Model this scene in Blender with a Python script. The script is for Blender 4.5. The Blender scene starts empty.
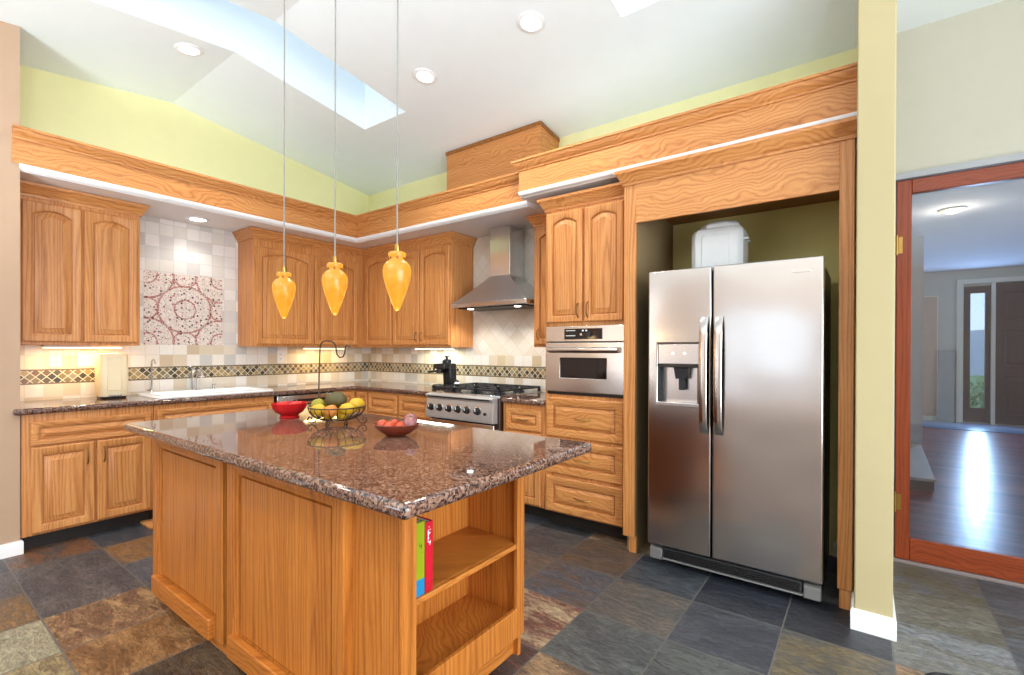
import bpy, bmesh, math, random
from mathutils import Vector, Matrix
C = bpy.context.scene.collection
SC = bpy.context.scene
PI = math.pi

# ------------------------------------------------------------------ camera, world, lights, exposure
def setup_camera():
    cam = bpy.data.cameras.new('camera')
    o = bpy.data.objects.new('camera', cam)
    C.objects.link(o)
    yaw, pitch, roll = 0.636, -0.0041, 0.0034
    cy, sy = math.cos(yaw), math.sin(yaw)
    F = Vector((-sy*math.cos(pitch), cy*math.cos(pitch), math.sin(pitch)))
    R = Vector((cy, sy, 0)); U = R.cross(F)
    c, s = math.cos(roll), math.sin(roll)
    R2 = c*R + s*U; U2 = -s*R + c*U
    m = Matrix((( R2.x, U2.x, -F.x, 4.8445), (R2.y, U2.y, -F.y, -3.6285), (R2.z, U2.z, -F.z, 1.2925), (0, 0, 0, 1)))
    o.matrix_world = m
    cam.sensor_fit = 'HORIZONTAL'; cam.sensor_width = 36
    cam.lens = 476.318/1024*36
    cam.shift_x = 0.278/1024; cam.shift_y = 14.22/1024
    cam.clip_start = 0.05; cam.clip_end = 200
    SC.camera = o
setup_camera()

SC.view_settings.view_transform = 'Standard'
SC.view_settings.look = 'None'
SC.view_settings.exposure = 0.42
SC.view_settings.gamma = 1.0
SC.view_settings.use_curve_mapping = False
SC.cycles.use_denoising = True
SC.cycles.max_bounces = 8
SC.cycles.diffuse_bounces = 5
SC.cycles.glossy_bounces = 4
SC.cycles.transmission_bounces = 6
SC.cycles.transparent_max_bounces = 8
SC.cycles.caustics_reflective = False
SC.cycles.caustics_refractive = False
SC.cycles.sample_clamp_indirect = 6.0

world = bpy.data.worlds.new('world'); SC.world = world
world.use_nodes = True
world.node_tree.nodes['Background'].inputs[0].default_value = (0.62, 0.80, 1.0, 1)
world.node_tree.nodes['Background'].inputs[1].default_value = 1.1

def area(name, loc, rot, sx, sy, power, col=(1, 1, 1)):
    l = bpy.data.lights.new(name, 'AREA'); l.shape = 'RECTANGLE'; l.size = sx; l.size_y = sy
    l.energy = power; l.color = col
    o = bpy.data.objects.new(name, l); C.objects.link(o); o.location = loc; o.rotation_euler = rot
    return o
def point(name, loc, power, col=(1, 1, 1), r=.03):
    l = bpy.data.lights.new(name, 'POINT'); l.energy = power; l.color = col; l.shadow_soft_size = r
    o = bpy.data.objects.new(name, l); C.objects.link(o); o.location = loc
    return o
def spot(name, loc, power, ang=120, col=(1, 1, 1), r=.05, blend=.6):
    l = bpy.data.lights.new(name, 'SPOT'); l.energy = power; l.color = col; l.shadow_soft_size = r
    l.spot_size = math.radians(ang); l.spot_blend = blend
    o = bpy.data.objects.new(name, l); C.objects.link(o); o.location = loc
    return o
# window mirrored in the refrigerator, then two fill lights added at unseen openings
area('daylight_south', (3.5, -7.3, 1.40), (PI/2, 0, 0), 1.6, 1.3, 6, (.93, .97, 1))
area('fill_south', (1.02, -7.3, 1.35), (PI/2, 0, 0), .52, 2.3, 14, (.93, .97, 1))
area('fill_east', (7.3, -3.4, 1.35), (PI/2, 0, PI/2), 3.6, 2.1, 150, (.90, .96, 1))
# daylight through the two skylights
area('daylight_skylight', (1.475, -2.0, 4.28), (0, 0, 0), .5, 2.1, 1.2, (.62, .82, 1))
area('daylight_skylight', (3.93, -2.1, 4.28), (0, 0, 0), .5, 2.1, 2, (.70, .86, 1))
# unseen uplights added behind the camera to brighten the ceiling
for ux, uy in ((5.9, -4.3), (2.2, -4.6), (4.2, -5.4)):
    u = spot('uplight_fill', (ux, uy, 1.1), 190, 155, (.88, .96, 1), .25); u.rotation_euler = (PI, 0, 0)
# unseen downlights added behind the camera as general fill
for lx in (1.4, 3.2, 5.0, 6.6):
    for ly in (-4.0, -5.8):
        spot('downlight_beam', (lx, ly, 2.9), 21, 140, (1, .95, .87), .08)

# ------------------------------------------------------------------ mesh helpers
ORIG = {}
class MB:
    def __init__(s): s.v = []; s.f = []
    def add(s, vs, fs):
        b = len(s.v); s.v += [tuple(v) for v in vs]; s.f += [tuple(i+b for i in f) for f in fs]
        return s
    def box(s, x0, x1, y0, y1, z0, z1):
        if x0 > x1: x0, x1 = x1, x0
        if y0 > y1: y0, y1 = y1, y0
        if z0 > z1: z0, z1 = z1, z0
        return s.add([(x0,y0,z0),(x1,y0,z0),(x1,y1,z0),(x0,y1,z0),(x0,y0,z1),(x1,y0,z1),(x1,y1,z1),(x0,y1,z1)],
                     [(0,3,2,1),(4,5,6,7),(0,1,5,4),(1,2,6,5),(2,3,7,6),(3,0,4,7)])
    def loft(s, loops, cap0=True, cap1=True, closed=True):
        n = len(loops[0]); b = len(s.v)
        for L in loops: s.v += [tuple(p) for p in L]
        for i in range(len(loops)-1):
            for k in range(n if closed else n-1):
                a = b+i*n+k; c = b+i*n+(k+1) % n
                s.f.append((a, c, c+n, a+n))
        if cap0: s.f.append(tuple(b+k for k in range(n))[::-1])
        if cap1: s.f.append(tuple(b+(len(loops)-1)*n+k for k in range(n)))
        return s
    def cyl(s, p0, p1, r0, r1=None, n=20):
        r1 = r0 if r1 is None else r1
        return s.tube([p0, p1], [r0, r1], n)
    def tube(s, pts, r, n=10):
        pts = [Vector(p) for p in pts]
        rs = r if isinstance(r, (list, tuple)) else [r]*len(pts)
        t0 = (pts[1]-pts[0]).normalized()
        ref = Vector((0, 0, 1)) if abs(t0.z) < .9 else Vector((1, 0, 0))
        nrm = t0.cross(ref).normalized()
        loops = []
        for i, p in enumerate(pts):
            if i == 0: t = pts[1]-pts[0]
            elif i == len(pts)-1: t = pts[-1]-pts[-2]
            else: t = (pts[i+1]-pts[i]).normalized()+(pts[i]-pts[i-1]).normalized()
            t.normalize()
            nrm = (nrm - t*nrm.dot(t)).normalized()
            bn = t.cross(nrm)
            loops.append([p+(nrm*math.cos(2*PI*k/n)+bn*math.sin(2*PI*k/n))*rs[i] for k in range(n)])
        return s.loft(loops)
    def lathe(s, prof, c=(0, 0, 0), n=28, sx=1, sy=1, wob=None):
        loops = []
        for r, z in prof:
            L = []
            for k in range(n):
                a = 2*PI*k/n
                q = wob(a, z) if wob else 1
                L.append((c[0]+r*sx*q*math.cos(a), c[1]+r*sy*q*math.sin(a), c[2]+z))
            loops.append(L)
        return s.loft(loops, True, True)
    def prism(s, poly, fn, a, b):
        return s.loft([[fn(p, a) for p in poly], [fn(p, b) for p in poly]])
    def ball(s, c, r, n=20, m=12, fn=None):
        loops = []
        for i in range(m+1):
            t = PI*i/m
            t = min(max(t, .02), PI-.02)
            L = []
            for k in range(n):
                a = 2*PI*k/n
                d = Vector((math.sin(t)*math.cos(a), math.sin(t)*math.sin(a), -math.cos(t)))
                q = fn(d) if fn else 1
                L.append((c[0]+r[0]*d.x*q, c[1]+r[1]*d.y*q, c[2]+r[2]*d.z*q))
            loops.append(L)
        return s.loft(loops)
    def cells(s, A, B, inc, fn, d0, d1):
        """slab from a grid of cells (a,b) with holes; fn(a,b,d)->point"""
        vid = {}
        def V(i, j, d):
            k = (i, j, d)
            if k not in vid:
                vid[k] = len(s.v); s.v.append(tuple(fn(A[i], B[j], d1 if d else d0)))
            return vid[k]
        I = lambda i, j: 0 <= i < len(A)-1 and 0 <= j < len(B)-1 and inc((A[i]+A[i+1])/2, (B[j]+B[j+1])/2)
        for i in range(len(A)-1):
            for j in range(len(B)-1):
                if not I(i, j): continue
                s.f.append((V(i,j,1), V(i+1,j,1), V(i+1,j+1,1), V(i,j+1,1)))
                s.f.append((V(i,j,0), V(i,j+1,0), V(i+1,j+1,0), V(i+1,j,0)))
                if not I(i-1, j): s.f.append((V(i,j,0), V(i,j,1), V(i,j+1,1), V(i,j+1,0)))
                if not I(i+1, j): s.f.append((V(i+1,j,0), V(i+1,j+1,0), V(i+1,j+1,1), V(i+1,j,1)))
                if not I(i, j-1): s.f.append((V(i,j,0), V(i+1,j,0), V(i+1,j,1), V(i,j,1)))
                if not I(i, j+1): s.f.append((V(i,j+1,0), V(i,j+1,1), V(i+1,j+1,1), V(i+1,j+1,0)))
        return s
    def sweep(s, prof, path, d0=None, d1=None):
        """prof [(out,z)], path [(x,y)] with outward on the right of travel; mitred"""
        n = len(path); loops = []
        for i in range(n):
            p = Vector(path[i])
            din = (Vector(path[i])-Vector(path[i-1])).normalized() if i > 0 else (Vector(d0) if d0 else None)
            dou = (Vector(path[i+1])-Vector(path[i])).normalized() if i < n-1 else (Vector(d1) if d1 else None)
            if din is None: din = dou
            if dou is None: dou = din
            n1 = Vector((din.y, -din.x)); n2 = Vector((dou.y, -dou.x))
            m = (n1+n2); m = m/(1+n1.dot(n2))
            loops.append([(p.x+m.x*o, p.y+m.y*o, z) for o, z in prof])
        return s.loft(loops)
    def build(s, name, mat, parent=None, smooth=35, bevel=0, seg=2, loc=None, keep=False):
        o0 = Vector(ORIG[parent.name]) if parent else Vector(loc or (0, 0, 0))
        if keep: o0 = Vector((0, 0, 0))
        me = bpy.data.meshes.new(name)
        me.from_pydata([tuple(Vector(v)-o0) for v in s.v], [], s.f)
        bm = bmesh.new(); bm.from_mesh(me)
        bmesh.ops.recalc_face_normals(bm, faces=bm.faces[:])
        bm.to_mesh(me); bm.free()
        me.materials.append(mat)
        if smooth:
            me.shade_smooth(); me.set_sharp_from_angle(angle=math.radians(smooth))
        o = bpy.data.objects.new(name, me); C.objects.link(o)
        if parent: o.parent = parent
        elif loc: o.location = loc
        ORIG[o.name] = tuple(o0)
        if bevel:
            b = o.modifiers.new('bevel', 'BEVEL'); b.width = bevel; b.segments = seg
            b.limit_method = 'ANGLE'; b.angle_limit = math.radians(40)
        return o
def tag(o, label, cat, group=None, kind=None):
    o['label'] = label; o['category'] = cat
    if group: o['group'] = group
    if kind: o['kind'] = kind
    return o
def thing(name, label, cat, loc=(0, 0, 0), group=None, kind=None):
    o = bpy.data.objects.new(name, None); C.objects.link(o); o.location = loc; o.empty_display_size = .1
    ORIG[o.name] = tuple(loc)
    return tag(o, label, cat, group, kind)
def struct(mb, name, mat, label=None, cat='room', **k):
    o = mb.build(name, mat, **k); o['kind'] = 'structure'
    if label: o['label'] = label
    o['category'] = cat
    return o
def copy_tree(o, parent=None):
    c = o.copy(); C.objects.link(c)
    ORIG[c.name] = ORIG.get(o.name, (0, 0, 0))
    if parent: c.parent = parent
    for ch in list(o.children): copy_tree(ch, c)
    return c
fx = lambda plane: (lambda u, z, d: (plane+d, u, z))       # a front facing +x
fy = lambda plane: (lambda u, z, d: (u, plane-d, z))       # a front facing -y

def raised(fn, u0, u1, z0, z1, arch=0, fw=.055, th=.022, K=16, field=.03, flat=False):
    """frame-and-panel front, one mesh; arch = rise of the panel's arched head"""
    mb = MB()
    def head(s):
        t = abs(2*s-1)
        return arch*(1-min(t/.97, 1)**2)
    def loop(o, d, ar):
        a, b, c, e = u0+o, u1-o, z0+o, z1-o
        L = [(a, c), (b, c)]
        for k in range(K+1):
            s = k/K
            L.append((b+(a-b)*s, e-(arch if ar else 0)+(head(s) if ar else 0)))
        return [fn(u, z, d) for u, z in L]
    if flat:
        loops = [loop(0, 0, 0), loop(0, th-.003, 0), loop(.004, th, 0), loop(fw-.026, th, 1), loop(fw-.025, th-.007, 1), loop(fw-.018, th-.008, 1), loop(fw-.004, th-.012, 1), loop(fw-.003, .001, 1), loop(fw+.006, .001, 1), loop(fw+.007, th-.016, 1), loop(fw+.03, th-.016, 1)]
    else:
        loops = [loop(0, 0, 0), loop(0, th-.005, 0), loop(.006, th, 0), loop(fw-.012, th, 1), loop(fw-.003, th-.006, 1), loop(fw-.002, .002, 1), loop(fw+.006, .002, 1), loop(fw+.007, th-.013, 1),
                 loop(fw+.007+field, th-.003, 1), loop(fw+.008+field, th+.001, 1)]
    return mb.loft(loops)
def pull(fn, u, z, L, vertical, th=.02, r=.004, out=.026):
    mb = MB(); pts = []
    for k in range(11):
        t = k/10
        d = th-.001+out*min(1, math.sin(PI*t)*1.5)
        q = (t-.5)*L
        pts.append(fn(u, z+q, d) if vertical else fn(u+q, z, d))
    return mb.tube(pts, r, 8)

# ------------------------------------------------------------------ materials
def lin(c):
    if isinstance(c, str):
        c = tuple(int(c[i:i+2], 16)/255 for i in (1, 3, 5))
    return tuple(x/12.92 if x <= .04045 else ((x+.055)/1.055)**2.4 for x in c)+(1,)
class NT:
    def __init__(s, name):
        s.m = bpy.data.materials.new(name); s.m.use_nodes = True
        s.t = s.m.node_tree; s.t.nodes.clear()
        s.out = s.n('ShaderNodeOutputMaterial')
    def n(s, typ, **k):
        x = s.t.nodes.new(typ)
        for a, v in k.items(): setattr(x, a, v)
        return x
    def put(s, sock, v):
        if hasattr(v, 'is_output'): s.t.links.new(v, sock)
        elif v is not None: sock.default_value = v
    def math(s, op, a, b=None, c=None, clamp=False):
        x = s.n('ShaderNodeMath', operation=op, use_clamp=clamp)
        s.put(x.inputs[0], a); s.put(x.inputs[1], b); s.put(x.inputs[2], c)
        return x.outputs[0]
    def vec(s, x, y, z=0.0):
        q = s.n('ShaderNodeCombineXYZ')
        for i, v in enumerate((x, y, z)): s.put(q.inputs[i], v)
        return q.outputs[0]
    def pos(s):
        tc = s.n('ShaderNodeTexCoord'); sp = s.n('ShaderNodeSeparateXYZ')
        s.t.links.new(tc.outputs['Object'], sp.inputs[0])
        return tc.outputs['Object'], sp.outputs[0], sp.outputs[1], sp.outputs[2]
    def noise(s, v, scale, detail=3, rough=.55, dist=0, col=False):
        q = s.n('ShaderNodeTexNoise')
        s.put(q.inputs['Vector'], v); q.inputs['Scale'].default_value = scale; q.inputs['Detail'].default_value = detail
        q.inputs['Roughness'].default_value = rough; q.inputs['Distortion'].default_value = dist
        return q.outputs['Color' if col else 'Fac']
    def white(s, v):
        q = s.n('ShaderNodeTexWhiteNoise', noise_dimensions='3D'); s.put(q.inputs['Vector'], v)
        return q.outputs['Value']
    def ramp(s, f, stops, const=False):
        q = s.n('ShaderNodeValToRGB'); e = q.color_ramp.elements
        q.color_ramp.interpolation = 'CONSTANT' if const else 'LINEAR'
        while len(e) < len(stops): e.new(.5)
        for el, (p, c) in zip(e, stops): el.position = p; el.color = lin(c)
        s.put(q.inputs[0], f)
        return q.outputs[0]
    def mix(s, f, a, b, mode='MIX'):
        q = s.n('ShaderNodeMix', data_type='RGBA', blend_type=mode)
        s.put(q.inputs[0], f); s.put(q.inputs[6], a); s.put(q.inputs[7], b)
        return q.outputs[2]
    def bump(s, h, strength=.3, dist=.01):
        q = s.n('ShaderNodeBump'); q.inputs['Strength'].default_value = strength; q.inputs['Distance'].default_value = dist
        s.put(q.inputs['Height'], h)
        return q.outputs[0]
    def bsdf(s, col, rough=.5, metal=0, normal=None, spec=.5, coat=0, emit=None, es=0, trans=0, ior=None, coat_rough=.05):
        b = s.n('ShaderNodeBsdfPrincipled')
        s.put(b.inputs['Base Color'], lin(col) if isinstance(col, str) else col)
        s.put(b.inputs['Roughness'], rough); s.put(b.inputs['Metallic'], metal)
        if normal is not None: s.put(b.inputs['Normal'], normal)
        b.inputs['Specular IOR Level'].default_value = spec
        b.inputs['Coat Weight'].default_value = coat; b.inputs['Coat Roughness'].default_value = coat_rough
        b.inputs['Transmission Weight'].default_value = trans
        if ior: b.inputs['IOR'].default_value = ior
        if emit is not None:
            s.put(b.inputs['Emission Color'], lin(emit) if isinstance(emit, str) else emit); b.inputs['Emission Strength'].default_value = es
        s.t.links.new(b.outputs[0], s.out.inputs[0])
        return s.m
M = {}
def plain(name, col, rough=.5, var=.06, **k):
    """one colour, with a faint procedural mottling"""
    t = NT(name); p, *_ = t.pos()
    n = t.noise(p, 9, 3)
    c = lin(col)
    a = tuple(x*(1-var) for x in c[:3])+(1,); b = tuple(min(1, x*(1+var)) for x in c[:3])+(1,)
    M[name] = t.bsdf(t.mix(n, a, b), rough, **k)
    return M[name]
def oak(name, horiz, lo, mid, hi, rough=.4):
    t = NT(name); p, x, y, z = t.pos()
    oi = t.n('ShaderNodeObjectInfo'); rnd = t.math('MULTIPLY', oi.outputs['Random'], 31.0)
    u = t.math('ADD', x, y); w = t.math('SUBTRACT', x, y)
    al, ac = (u, z) if horiz else (z, u)
    ac = t.math('ADD', ac, rnd)
    v1 = t.vec(t.math('MULTIPLY', ac, 1.0), t.math('MULTIPLY', al, .075), t.math('ADD', t.math('MULTIPLY', w, .6), rnd))
    warp = t.noise(v1, 3.2, 3, .55)
    band = t.math('FRACT', t.math('MULTIPLY', t.math('ADD', ac, t.math('MULTIPLY', warp, .34)), 42.0))
    ring = t.math('POWER', t.math('ABSOLUTE', t.math('SUBTRACT', t.math('MULTIPLY', band, 2.0), 1.0)), 1.6)
    v2 = t.vec(t.math('MULTIPLY', ac, 1.0), t.math('MULTIPLY', al, .03), t.math('MULTIPLY', w, 1.0))
    fine = t.noise(v2, 300, 3, .65)
    v3 = t.vec(t.math('MULTIPLY', ac, 1.0), t.math('MULTIPLY', al, .07), rnd)
    mid_n = t.noise(v3, 22, 4, .6)
    f = t.math('ADD', t.math('MULTIPLY', ring, .20), t.math('ADD', t.math('MULTIPLY', fine, .55), t.math('MULTIPLY', mid_n, .40)))
    col = t.ramp(f, [(.32, hi), (.55, mid), (.85, lo)])
    M[name] = t.bsdf(col, rough, normal=t.bump(fine, .06, .002), spec=.4)
OAK = ('#925426', '#ca874c', '#dda364')
oak('oak_v', False, *OAK); oak('oak_h', True, *OAK)
oak('island_v', False, '#793c12', '#b56c2a', '#cb8339'); oak('island_h', True, '#793c12', '#b56c2a', '#cb8339')
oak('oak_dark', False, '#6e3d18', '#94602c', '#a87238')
oak('mahogany', True, '#5f2410', '#8a3c1c', '#9c4a26', .3)
oak('mahogany_v', False, '#5f2410', '#8a3c1c', '#9c4a26', .3)
plain('wall_yellow', '#b5a77e', .8, .03)
plain('wall_upper', '#eeebb4', .8, .03)
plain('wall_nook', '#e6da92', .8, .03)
plain('wall_beige', '#ba9c82', .8, .03)
plain('wall_cream', '#c3c0b0', .8, .03)
plain('ceiling_white', '#ecf3f5', .85, .02)
plain('white_paint', '#efeeee', .5, .02)
plain('wall_pink', '#d9c4b4', .8, .03)
plain('dark_gap', '#120d0a', .8)
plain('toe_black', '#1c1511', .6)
plain('bronze', '#86663e', .35, metal=1)
plain('brass', '#b08b4c', .3, metal=1)
plain('nickel', '#c9b088', .3, metal=1)
plain('chrome', '#d8dade', .08, metal=1)
plain('cast_iron', '#23262b', .45)
plain('black_plastic', '#15161a', .3)
plain('black_glass', '#20181a', .06)
plain('white_enamel', '#f4f6f8', .15)
plain('cream_plastic', '#ead9b4', .4)
plain('white_plastic', '#eff2f2', .45)
plain('iron_wire', '#4a3a2c', .45, metal=.6)
plain('lemon', '#c29c1e', .4); plain('banana', '#8c8626', .5); plain('avocado', '#48421f', .55, .25)
plain('peach', '#c47a30', .5, .2); plain('tomato', '#b8442a', .25, .12); plain('onion', '#8e5a5c', .35, .25)
plain('stem_green', '#55682c', .6)
plain('clay', '#6c2c1a', .3, .15)
plain('steel_dark', '#3a3634', .4, metal=.8)
plain('rubber', '#26282a', .7)
plain('hall_wall', '#c8c4ae', .8, .03)
plain('hall_grey', '#a9aa9c', .8, .05)
plain('stone_step', '#b9b3aa', .5, .1); plain('stone_dark', '#6e675f', .6, .1)
plain('entry_door', '#2c1820', .35, .15)
plain('leaf', '#4d7a3c', .7, .4)
plain('hill', '#8f9aa6', .9, .2)
def steel(name, col, rough, horiz=True):
    t = NT(name); p, x, y, z = t.pos()
    u = t.math('ADD', x, y)
    v = t.vec(t.math('MULTIPLY', u, .02 if horiz else 1.0), t.math('MULTIPLY', z, 1.0 if horiz else .02), 0.0)
    n = t.noise(v, 500, 2)
    r = t.math('ADD', rough-.05, t.math('MULTIPLY', n, .1))
    soft = t.noise(p, 2.2, 1)
    M[name] = t.bsdf(lin(col), r, 1.0, normal=t.bump(soft, .035, .3))
steel('steel', '#c4bcb6', .2); plain('steel_range', '#c4c2c0', .34, .03, metal=.5); steel('steel_oven', '#cfc8c4', .24); steel('steel_hood', '#d6dade', .2, False)
def granite():
    t = NT('granite'); p, x, y, z = t.pos()
    wv = t.n('ShaderNodeTexVoronoi'); wv.inputs['Scale'].default_value = 160
    t.put(wv.inputs['Vector'], t.mix(.02, p, t.noise(p, 40, 2, col=True)))
    sp = t.n('ShaderNodeSeparateXYZ'); t.t.links.new(wv.outputs['Color'], sp.inputs[0])
    big = t.noise(p, 22, 4, .65)
    f = t.math('ADD', t.math('MULTIPLY', sp.outputs[0], .62), t.math('MULTIPLY', big, .38))
    col = t.ramp(f, [(.14, '#151112'), (.31, '#382825'), (.43, '#634438'), (.55, '#7a584a'), (.69, '#967766'), (.82, '#4a3a34')])
    M['granite'] = t.bsdf(col, .04, spec=.85)
granite()
def tiles(name, ax, s, off, stops, grout='#d8d0c2', rough=.3, rot=False, gw=.022, s2=None):
    t = NT(name); p, x, y, z = t.pos()
    u = x if ax == 'x' else y
    u = t.math('SUBTRACT', u, off[0]); v = t.math('SUBTRACT', z, off[1])
    if rot:
        u, v = t.math('MULTIPLY', t.math('ADD', u, v), .7071), t.math('MULTIPLY', t.math('SUBTRACT', u, v), .7071)
    u = t.math('DIVIDE', u, s); v = t.math('DIVIDE', v, s2 or s)
    iu, iv = t.math('FLOOR', u), t.math('FLOOR', v)
    w = t.white(t.vec(iu, iv, 3.3))
    fu, fv = t.math('FRACT', u), t.math('FRACT', v)
    e = t.math('MINIMUM', t.math('MINIMUM', fu, t.math('SUBTRACT', 1.0, fu)), t.math('MINIMUM', fv, t.math('SUBTRACT', 1.0, fv)))
    g = t.math('LESS_THAN', e, gw)
    n = t.noise(p, 38, 4, .6)
    c = t.ramp(w, stops, True)
    c = t.mix(t.math('MULTIPLY', n, .3), c, lin('#c9b494'))
    c = t.mix(g, c, lin(grout))
    h = t.math('SUBTRACT', 1.0, g)
    M[name] = t.bsdf(c, rough, normal=t.bump(h, .25, .003))
SQ = [(0, '#efe9df'), (.3, '#e2d8c8'), (.5, '#d9cbb4'), (.62, '#f1eee9'), (.8, '#cbb89c'), (.9, '#c9c9c6')]
tiles('tile_sink', 'y', .102, (-3.06, 1.138), SQ)
tiles('tile_sink_hi', 'y', .102, (-3.06, 1.138), [(0, '#e6e5e4'), (.3, '#d4d3d3'), (.5, '#eceaea'), (.7, '#dcdad6'), (.85, '#c9c8c8')], '#c9c7c4')
tiles('tile_range', 'x', .102, (1.69, 1.138), SQ)
tiles('tile_diag', 'x', .118, (2.15, 1.24), [(0, '#e9e2d6'), (.4, '#e4dacb'), (.7, '#ece7de')], '#d3c9ba', rot=True, gw=.02)
tiles('tile_check', 'x', .102, (1.69, 1.138), [(0, '#efece6'), (.5, '#cfbd9c'), (.8, '#dccfb8')])
def band(name, ax):
    t = NT(name); p, x, y, z = t.pos()
    u = x if ax == 'x' else y
    v = t.math('SUBTRACT', z, 1.083)
    s = .058
    a = t.math('DIVIDE', t.math('ADD', u, v), s); b = t.math('DIVIDE', t.math('SUBTRACT', u, v), s)
    ia, ib = t.math('FLOOR', a), t.math('FLOOR', b)
    w = t.white(t.vec(ia, ib, 1.7))
    fa, fb = t.math('FRACT', a), t.math('FRACT', b)
    e = t.math('MINIMUM', t.math('MINIMUM', fa, t.math('SUBTRACT', 1.0, fa)), t.math('MINIMUM', fb, t.math('SUBTRACT', 1.0, fb)))
    c = t.ramp(w, [(0, '#8a7a58'), (.22, '#5c5240'), (.4, '#b39a6a'), (.6, '#3a332c'), (.7, '#9a9484'), (.86, '#7a5a38')], True)
    c = t.mix(t.math('MULTIPLY', t.noise(p, 60, 3), .35), c, lin('#4a4232'))
    c = t.mix(t.math('LESS_THAN', e, .07), c, lin('#e0d4b8'))
    edge = t.math('GREATER_THAN', t.math('ABSOLUTE', v), .045)
    c = t.mix(edge, c, lin('#6e5f44'))
    M[name] = t.bsdf(c, .3)
band('band_sink', 'y'); band('band_range', 'x')
def mural():
    t = NT('mosaic'); p, x, y, z = t.pos()
    u = t.math('ADD', y, 1.952); v = t.math('SUBTRACT', z, 1.637)
    k = .29
    cu = t.math('ROUND', t.math('DIVIDE', u, k)); cv = t.math('ROUND', t.math('DIVIDE', v, k))
    def dist(au, av):
        du, dv = t.math('SUBTRACT', u, au), t.math('SUBTRACT', v, av)
        return t.math('SQRT', t.math('ADD', t.math('MULTIPLY', du, du), t.math('MULTIPLY', dv, dv)))
    def ring(d, r, w):
        return t.math('LESS_THAN', t.math('ABSOLUTE', t.math('SUBTRACT', d, r)), w)
    wob = t.math('MULTIPLY', t.math('SUBTRACT', t.noise(p, 45, 2), .5), .012)
    mask = None
    for i in (-1, 0, 1):
        for j in (-1, 0, 1):
            d = t.math('ADD', dist(i*k, j*k), wob)
            r = [ring(d, .205, .0075), ring(d, .082, .0065)] if (i+j) % 2 == 0 else [ring(d, .09, .0065)]
            for q in r: mask = q if mask is None else t.math('MAXIMUM', mask, q)
    base = t.ramp(t.noise(p, 60, 4), [(.35, '#d3c4b8'), (.65, '#e9e0d8')])
    c = t.mix(t.math('MULTIPLY', mask, t.math('GREATER_THAN', t.noise(p, 170, 1), .42)), base, lin('#a8625a'))
    for sc, thr, keep in ((34, .30, .3), (70, .30, .5)):
        vo = t.n('ShaderNodeTexVoronoi'); vo.inputs['Scale'].default_value = sc; t.put(vo.inputs['Vector'], p)
        sp = t.n('ShaderNodeSeparateXYZ'); t.t.links.new(vo.outputs['Color'], sp.inputs[0])
        dot = t.math('MULTIPLY', t.math('LESS_THAN', vo.outputs['Distance'], thr), t.math('GREATER_THAN', sp.outputs[1], keep))
        c = t.mix(dot, c, t.ramp(sp.outputs[0], [(0, '#54403e'), (.35, '#a25856'), (.6, '#8a7e74'), (.8, '#6a4a48')], True))
    fu = t.math('FRACT', t.math('DIVIDE', t.math('ADD', u, .3045), .1525)); fv = t.math('FRACT', t.math('DIVIDE', t.math('ADD', v, .312), .156))
    e = t.math('MINIMUM', t.math('MINIMUM', fu, t.math('SUBTRACT', 1.0, fu)), t.math('MINIMUM', fv, t.math('SUBTRACT', 1.0, fv)))
    c = t.mix(t.math('LESS_THAN', e, .012), c, lin('#cfc4ba'))
    M['mosaic'] = t.bsdf(c, .3)
mural()
def slate():
    t = NT('slate'); p, x, y, z = t.pos()
    at = t.n('ShaderNodeAttribute', attribute_name='tone_a'); bt = t.n('ShaderNodeAttribute', attribute_name='tone_b')
    s = .407
    u = t.math('DIVIDE', t.math('SUBTRACT', x, 4.14), s); v = t.math('DIVIDE', t.math('ADD', y, 1.10), s)
    iu, iv = t.math('FLOOR', u), t.math('FLOOR', v)
    w = t.white(t.vec(iu, iv, 5.1))
    q = t.vec(t.math('ADD', x, t.math('MULTIPLY', w, 40.0)), t.math('ADD', t.math('MULTIPLY', y, 2.6), t.math('MULTIPLY', w, 23.0)), w)
    big = t.noise(q, 2.4, 6, .66, 1.0)
    med = t.noise(q, 13, 7, .75, .8)
    f = t.math('ADD', t.math('MULTIPLY', big, .7), t.math('MULTIPLY', med, .55))
    f = t.math('MULTIPLY', t.math('SUBTRACT', f, .565), 9.0, clamp=True)
    c = t.mix(f, at.outputs['Color'], bt.outputs['Color'])
    sh = t.ramp(t.noise(q, 20, 8, .8, 1.4), [(.36, '#3c3a38'), (.47, '#a8a6a4'), (.52, '#c8c6c2'), (.64, '#ffffff')])
    c = t.mix(.8, c, sh, 'MULTIPLY')
    c = t.mix(1.0, c, (1.45, 1.45, 1.45, 1), 'MULTIPLY')
    fu, fv = t.math('FRACT', u), t.math('FRACT', v)
    al = at.outputs['Alpha']
    no_lo = t.math('MULTIPLY', t.math('LESS_THAN', al, .25), t.math('LESS_THAN', fu, .5))
    no_hi = t.math('MULTIPLY', t.math('MULTIPLY', t.math('GREATER_THAN', al, .25), t.math('LESS_THAN', al, .75)), t.math('GREATER_THAN', fu, .5))
    fu = t.math('ADD', fu, t.math('MULTIPLY', t.math('MAXIMUM', no_lo, no_hi), t.math('SUBTRACT', .5, fu)))
    e = t.math('MINIMUM', t.math('MINIMUM', fu, t.math('SUBTRACT', 1.0, fu)), t.math('MINIMUM', fv, t.math('SUBTRACT', 1.0, fv)))
    g = t.math('LESS_THAN', e, .009)
    c = t.mix(g, c, lin('#625f5b'))
    h = t.math('MULTIPLY', t.math('ADD', t.math('MULTIPLY', med, .6), t.math('MULTIPLY', big, 1.0)), t.math('SUBTRACT', 1.0, t.math('MULTIPLY', g, .4)))
    M['slate'] = t.bsdf(c, t.math('ADD', .22, t.math('MULTIPLY', med, .3)), normal=t.bump(h, .8, .016), spec=.5)
slate()
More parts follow.
